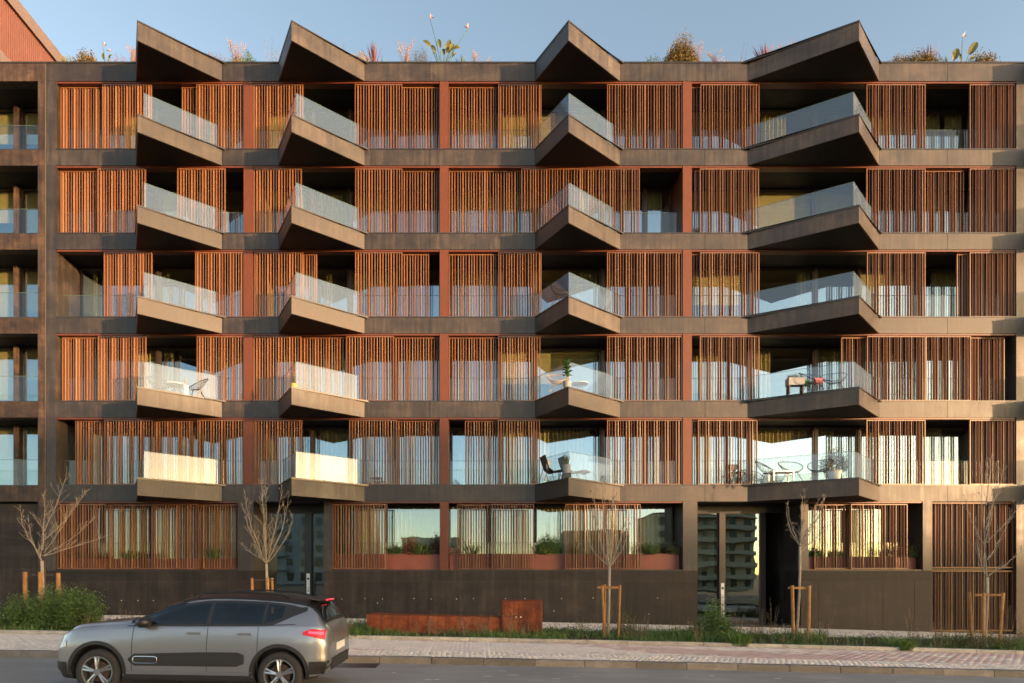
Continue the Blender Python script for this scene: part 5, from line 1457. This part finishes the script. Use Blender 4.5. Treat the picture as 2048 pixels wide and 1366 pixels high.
# ------------------------------------------------------------------ furniture and pots on the balconies
M['wire'] = plain('black wire', (.02,.02,.02), .45)
M['rattan'] = plain('yellow rattan', (.55,.33,.08), .6, var=.1)
M['whitetop'] = plain('white table top', (.75,.74,.71), .4, var=.02)
M['greypot'] = plain('grey pot', (.22,.23,.24), .7, var=.1)
M['cushion'] = plain('cream cushion', (.72,.66,.55), .9, var=.04)
M['sling'] = plain('dark brown sling', (.045,.035,.03), .7, var=.15)
M['fig'] = foliage('fig leaf', [(.02,.07,.015),(.035,.11,.02),(.06,.15,.03)])
M['snake'] = foliage('snake plant leaf', [(.08,.11,.02),(.16,.17,.04),(.05,.08,.03)])
M['pinkcloth'] = plain('pink cloth', (.36,.10,.13), .9); M['greencloth'] = plain('green cloth', (.08,.18,.08), .9)
def floor_z(f): return TOPS[f] + .003
def pos(px, Y, f): return (at(px, 900, Y).x, Y, floor_z(f) - .001)
def string_chair(px, Y, f, rz, label, mt='wire', shape=1.0):
    t = thing('string_chair', label, 'chair', pos(px, Y, f), rz, 'round string chairs on the balconies')
    rim = []; seat = []
    n = 30
    for k in range(n):
        a = 2*math.pi*k/n
        rim.append(Vector((.40*math.cos(a), .36*math.sin(a)*shape + .05, .60 + .24*math.sin(a) + .03*math.cos(2*a))))
        seat.append(Vector((.17*math.cos(a), .15*math.sin(a) - .02, .34 + .03*math.sin(a))))
    MB().tube(rim + rim[:1], .013, 6, cap=False).build('rim', M[mt], t)
    MB().tube(seat + seat[:1], .010, 6, cap=False).build('seat_ring', M[mt], t)
    m = MB()
    for k in range(n):
        mid = (rim[k]+seat[k])/2 + Vector((0,0,-.05)); m.tube([rim[k], mid, seat[k]], .0035, 3, cap=False)
    for k in range(-4,5): m.tube([(k*.036, .14-abs(k)*.008-.02, .345), (k*.036, -.15+abs(k)*.008, .335)], .0035, 3)
    m.build('strings', M[mt], t)
    for sx, sy in ((-1,-1),(1,-1),(-.9,1),(.9,1)):
        MB().tube([(sx*.14, sy*.12-.02, .33), (sx*.27, sy*.27, .0)], .010, 6).build('leg', M[mt], t)
    return t
def round_table(px, Y, f, r_, h, label, mt='whitetop', leg='wire'):
    t = thing('balcony_table', label, 'table', pos(px, Y, f))
    MB().lathe([(0,h),(r_,h),(r_,h-.025),(0,h-.025)], 28).build('table_top', M[mt], t)
    for k in range(3):
        a = 2*math.pi*k/3+.4; MB().tube([(r_*.25*math.cos(a), r_*.25*math.sin(a), h-.026), (r_*.75*math.cos(a), r_*.75*math.sin(a), 0)], .012, 6).build('leg', M[leg], t)
    return t
def pot(t, r_, h, mt, z=0.0):
    return MB().lathe([(0,z),(r_*.75,z),(r_,z+h),(r_*.9,z+h),(r_*.86,z+h-.05),(0,z+h-.05)], 18).build('pot', M[mt], t, smooth=False)
# fourth storey, third stack: dark string chair
string_chair(1122, -.95, 4, .5, 'dark string chair on the fourth floor balcony of the third stack')
# third storey
string_chair(1117, -.95, 3, -.2, 'yellow rattan string chair on the third floor balcony beside a fig plant', 'rattan')
p = thing('fig_plant', 'fiddle leaf fig in a pot at the point of a third floor balcony', 'plant', pos(1134, -1.35, 3))
pot(p, .15, .28, 'greypot'); MB().tube([(0,0,.24),(.02,0,.6),(-.01,.01,.95)], [.018,.014,.008], 6).build('stem', M['twig'], p)
m = MB(); r = random.Random(5)
for k in range(26):
    u = k/26; a = k*2.4; b = Vector((0.01,0,.42+.58*u)); d = Vector((math.cos(a), math.sin(a), .35)); paddle_leaf(m, b, b+d*.2*r.uniform(.8,1.1), .13, (0,0,1))
m.build('leaves', M['fig'], p)
round_table(1160, -.35, 3, .3, .55, 'small white round table behind the glass beside the rattan chair')
string_chair(318, -.45, 3, .9, 'black string chair behind the glass of the third floor leftmost balcony')
string_chair(392, -.25, 3, -.7, 'second black string chair right of the white table on the leftmost balcony')
round_table(352, -.3, 3, .36, .52, 'white table between the string chairs on the third floor leftmost balcony')
p = thing('potted_palm', 'pale potted plant on the leftmost third floor balcony', 'plant', pos(372, -.5, 3)); pot(p, .09, .42, 'white')
m = MB(); r = random.Random(9)
for k in range(22): a = r.uniform(0,6.28); q = r.random(); m.blade((0,0,.4), (.16*q*math.cos(a), .16*q*math.sin(a), .4+.36*(1-.4*q)), .03, .02)
m.build('leaves', M['straw'], p)
p = thing('potted_plant', 'small leggy plant at the point of the second stack third floor balcony', 'plant', pos(588, -1.35, 3)); pot(p, .11, .2, 'rattan')
m = MB(); r = random.Random(10)
for k in range(30): a = r.uniform(0,6.28); q = r.random(); m.blade((0,0,.18), (.2*q*math.cos(a), .2*q*math.sin(a), .2+.45*(1-.5*q)), .018, .03)
m.build('leaves', M['weed'], p)
# third storey, widest balcony: planter and laundry
t = thing('flower_trough', 'grey planter trough with seedlings on the widest third floor balcony', 'planter', pos(1590, -.85, 3))
MB().box(-.28,.28,-.13,.13,.30,.56).build('trough', M['greypot'], t)
for sx in (-1,1): MB().box(sx*.24-.02, sx*.24+.02, -.1, .1, 0, .299).build('leg', M['wire'], t)
m = MB(); r = random.Random(11); sprig_bush(m, r, 0, 0, .26, .1, .24, 40, .045, .025, 8, z0=.54); m.build('foliage', M['olive'], t)
string_chair(1625, -1.0, 3, .3, 'string chair beside the planter trough on the widest third floor balcony')
string_chair(1668, -1.0, 3, -.4, 'string chair with a pink cloth at the point of the widest third floor balcony')
for (px, Y, lab, mt, dx) in ((1637, -1.5, 'pink folded cloth hung along the rail of the widest balcony', 'pinkcloth', .14), (1611, -1.25, 'green folded cloth beside the planter trough', 'greencloth', .16)):
    m = MB(); n = 8; z = .52
    for k in range(n+1):
        for j in range(5):
            u = j/4; m.v.append((-dx+2*dx*k/n, -.10+.2*u, z - .25*abs(u-.5)**1.4*2 + .012*math.sin(k*1.7+j)))
    for k in range(n):
        for j in range(4): m.face((k*5+j, (k+1)*5+j, (k+1)*5+j+1, k*5+j+1))
    tt = thing('drying_rack', lab, 'cloth rack', pos(px, Y+.45, 3))
    m.build('cloth', M[mt], tt)
    for sx in (-1,1): MB().tube([(sx*dx*.9,-.12,0),(sx*dx*.9,0,.53),(sx*dx*.9,.12,0)], .008, 5).build('leg', M['wire'], tt)
# second storey
p = thing('lounge_chair', 'dark sling lounge chair on the third stack second floor balcony', 'chair', pos(1107, -.75, 2), .25)
m = MB(); prof = [(-.42,.92),(-.36,.72),(-.26,.46),(-.1,.36),(.18,.42),(.42,.46),(.60,.40)]
for k, (x, z) in enumerate(prof): m.v += [(x,-.28,z),(x,.28,z),(x+.012,.28,z-.03),(x+.012,-.28,z-.03)]
for k in range(len(prof)-1):
    for j in range(4): m.face((4*k+j, 4*k+(j+1)%4, 4*k+4+(j+1)%4, 4*k+4+j))
m.face((0,3,2,1)); m.face((4*len(prof)-4, 4*len(prof)-3, 4*len(prof)-2, 4*len(prof)-1)); m.build('seat', M['sling'], p)
for sy in (-.26,.26):
    for a, b in (((-.3,.52),(-.45,0)), ((.05,.38),(.16,0)), ((.35,.44),(.5,0))): MB().tube([(a[0],sy,a[1]-.02),(b[0],sy,b[1])], .012, 6).build('leg', M['wire'], p)
c = MB(); o = []
n = 8
for i in range(n+1):
    for j in range(n+1):
        u, v = i/n*2-1, j/n*2-1; th = .07*(1-u**4)*(1-v**4); o.append((u,v,th))
c.v = [(u*.2*(1-.1*v*v), -th-.0, v*.2*(1-.1*u*u)) for u,v,th in o] + [(u*.2*(1-.1*v*v), th, v*.2*(1-.1*u*u)) for u,v,th in o]
N = (n+1)**2
for i in range(n):
    for j in range(n):
        q = (i*(n+1)+j, (i+1)*(n+1)+j, (i+1)*(n+1)+j+1, i*(n+1)+j+1); c.face(q); c.face(tuple(N+k for k in q[::-1]))
co = c.build('cushion', M['cushion'], smooth=True); P = pos(1107, -.75, 2); co.location = (P[0]-.20, P[1]-.08, P[2]+.62); co.rotation_euler = (0, R(-25), R(80))
tag(co, 'cream cushion lying on the dark sling lounge chair', 'cushion')
p2 = copy_tree(p); p2.location = pos(1143, -.55, 2); tag(p2, 'second dark sling chair half hidden behind the snake plant', 'chair')
p = thing('snake_plant', 'snake plant with yellow edged leaves in a grey pot on the second floor', 'plant', pos(1133, -1.3, 2)); pot(p, .15, .3, 'greypot', .22)
MB().box(-.14,.14,-.14,.14,0,.219).build('plinth', M['wire'], p)
m = MB(); r = random.Random(12)
for k in range(16): a = r.uniform(0,6.28); q = r.random(); m.blade((.05*math.cos(a),.05*math.sin(a),.48), (.17*q*math.cos(a), .17*q*math.sin(a), .48+r.uniform(.3,.55)), .06, 0)
m.build('leaves', M['snake'], p)
string_chair(1535, -.55, 2, .9, 'string chair seen from the side at the left of the widest second floor balcony')
string_chair(1582, -.75, 2, 0, 'wide string chair facing the street on the widest second floor balcony')
string_chair(1508, .9, 2, .4, 'string chair standing back behind the slats of the widest balcony')
t = thing('coffee_table', 'low white coffee table between the string chairs', 'table', pos(1562, -.98, 2))
MB().box(-.38,.38,-.2,.2,.30,.35).build('table_top', M['whitetop'], t)
for sx in (-1,1):
    for sy in (-1,1): MB().box(sx*.34-.02,sx*.34+.02,sy*.17-.02,sy*.17+.02,0,.299).build('leg', M['whitetop'], t)
string_chair(1640, -1.0, 2, -.8, 'string chair in front of the big potted bush')
p = thing('potted_bush', 'big potted bush at the right of the widest second floor balcony', 'plant', pos(1668, -.9, 2)); pot(p, .24, .40, 'cushion')
m = MB(); r = random.Random(14); sprig_bush(m, r, 0, 0, .46, .34, .95, 150, .07, .025, 14, z0=.35); m.build('foliage', M['olive'], p)
t = thing('folding_table', 'small black folding table with crossed legs behind the slats', 'table', pos(752, .85, 2))
MB().box(-.24,.24,-.2,.2,.40,.425).build('table_top', M['wire'], t)
for sy in (-.18,.18):
    for s in (-1,1): MB().tube([(-s*.2,sy+.01*s,.399),(s*.2,sy+.01*s,0)], .014, 6).build('leg', M['wire'], t)
p = thing('potted_plant', 'dry potted plant in the open gap right of the second floor column', 'plant', pos(912, .75, 2)); pot(p, .12, .16, 'greypot')
m = MB(); r = random.Random(15); sprig_bush(m, r, 0, 0, .2, .15, .24, 26, .06, .02, 6, z0=.14); m.build('foliage', M['olive'], p)
p = thing('bar_stool', 'dark stool with a back behind the slats right of the third column', 'chair', pos(1472, .95, 2))
MB().box(-.2,.2,-.2,.2,.62,.66).build('seat', M['sling'], p); MB().box(-.2,.2,.16,.2,.8,1.0).build('backrest', M['sling'], p)
for sx in (-1,1):
    for sy in (-1,1): MB().tube([(sx*.16,sy*.16,.62 if sy < 0 else .99),(sx*.2,sy*.2,0)], .014, 6).build('leg', M['wire'], p)
p = thing('potted_bush', 'dark bush behind the slats beside the widest second floor balcony', 'plant', pos(1492, .75, 2)); pot(p, .17, .3, 'greypot')
m = MB(); r = random.Random(16); sprig_bush(m, r, 0, 0, .3, .25, .55, 70, .06, .03, 10, z0=.26); m.build('foliage', M['shrub'], p)
p = thing('climbing_plant', 'dark potted plant at the gap right of the third column on the fifth floor', 'plant', pos(1393, .62, 5)); pot(p, .12, .25, 'greypot')
m = MB(); r = random.Random(17); sprig_bush(m, r, 0, 0, .14, .12, .55, 36, .07, .03, 10, z0=.22); m.build('foliage', M['purple'], p)
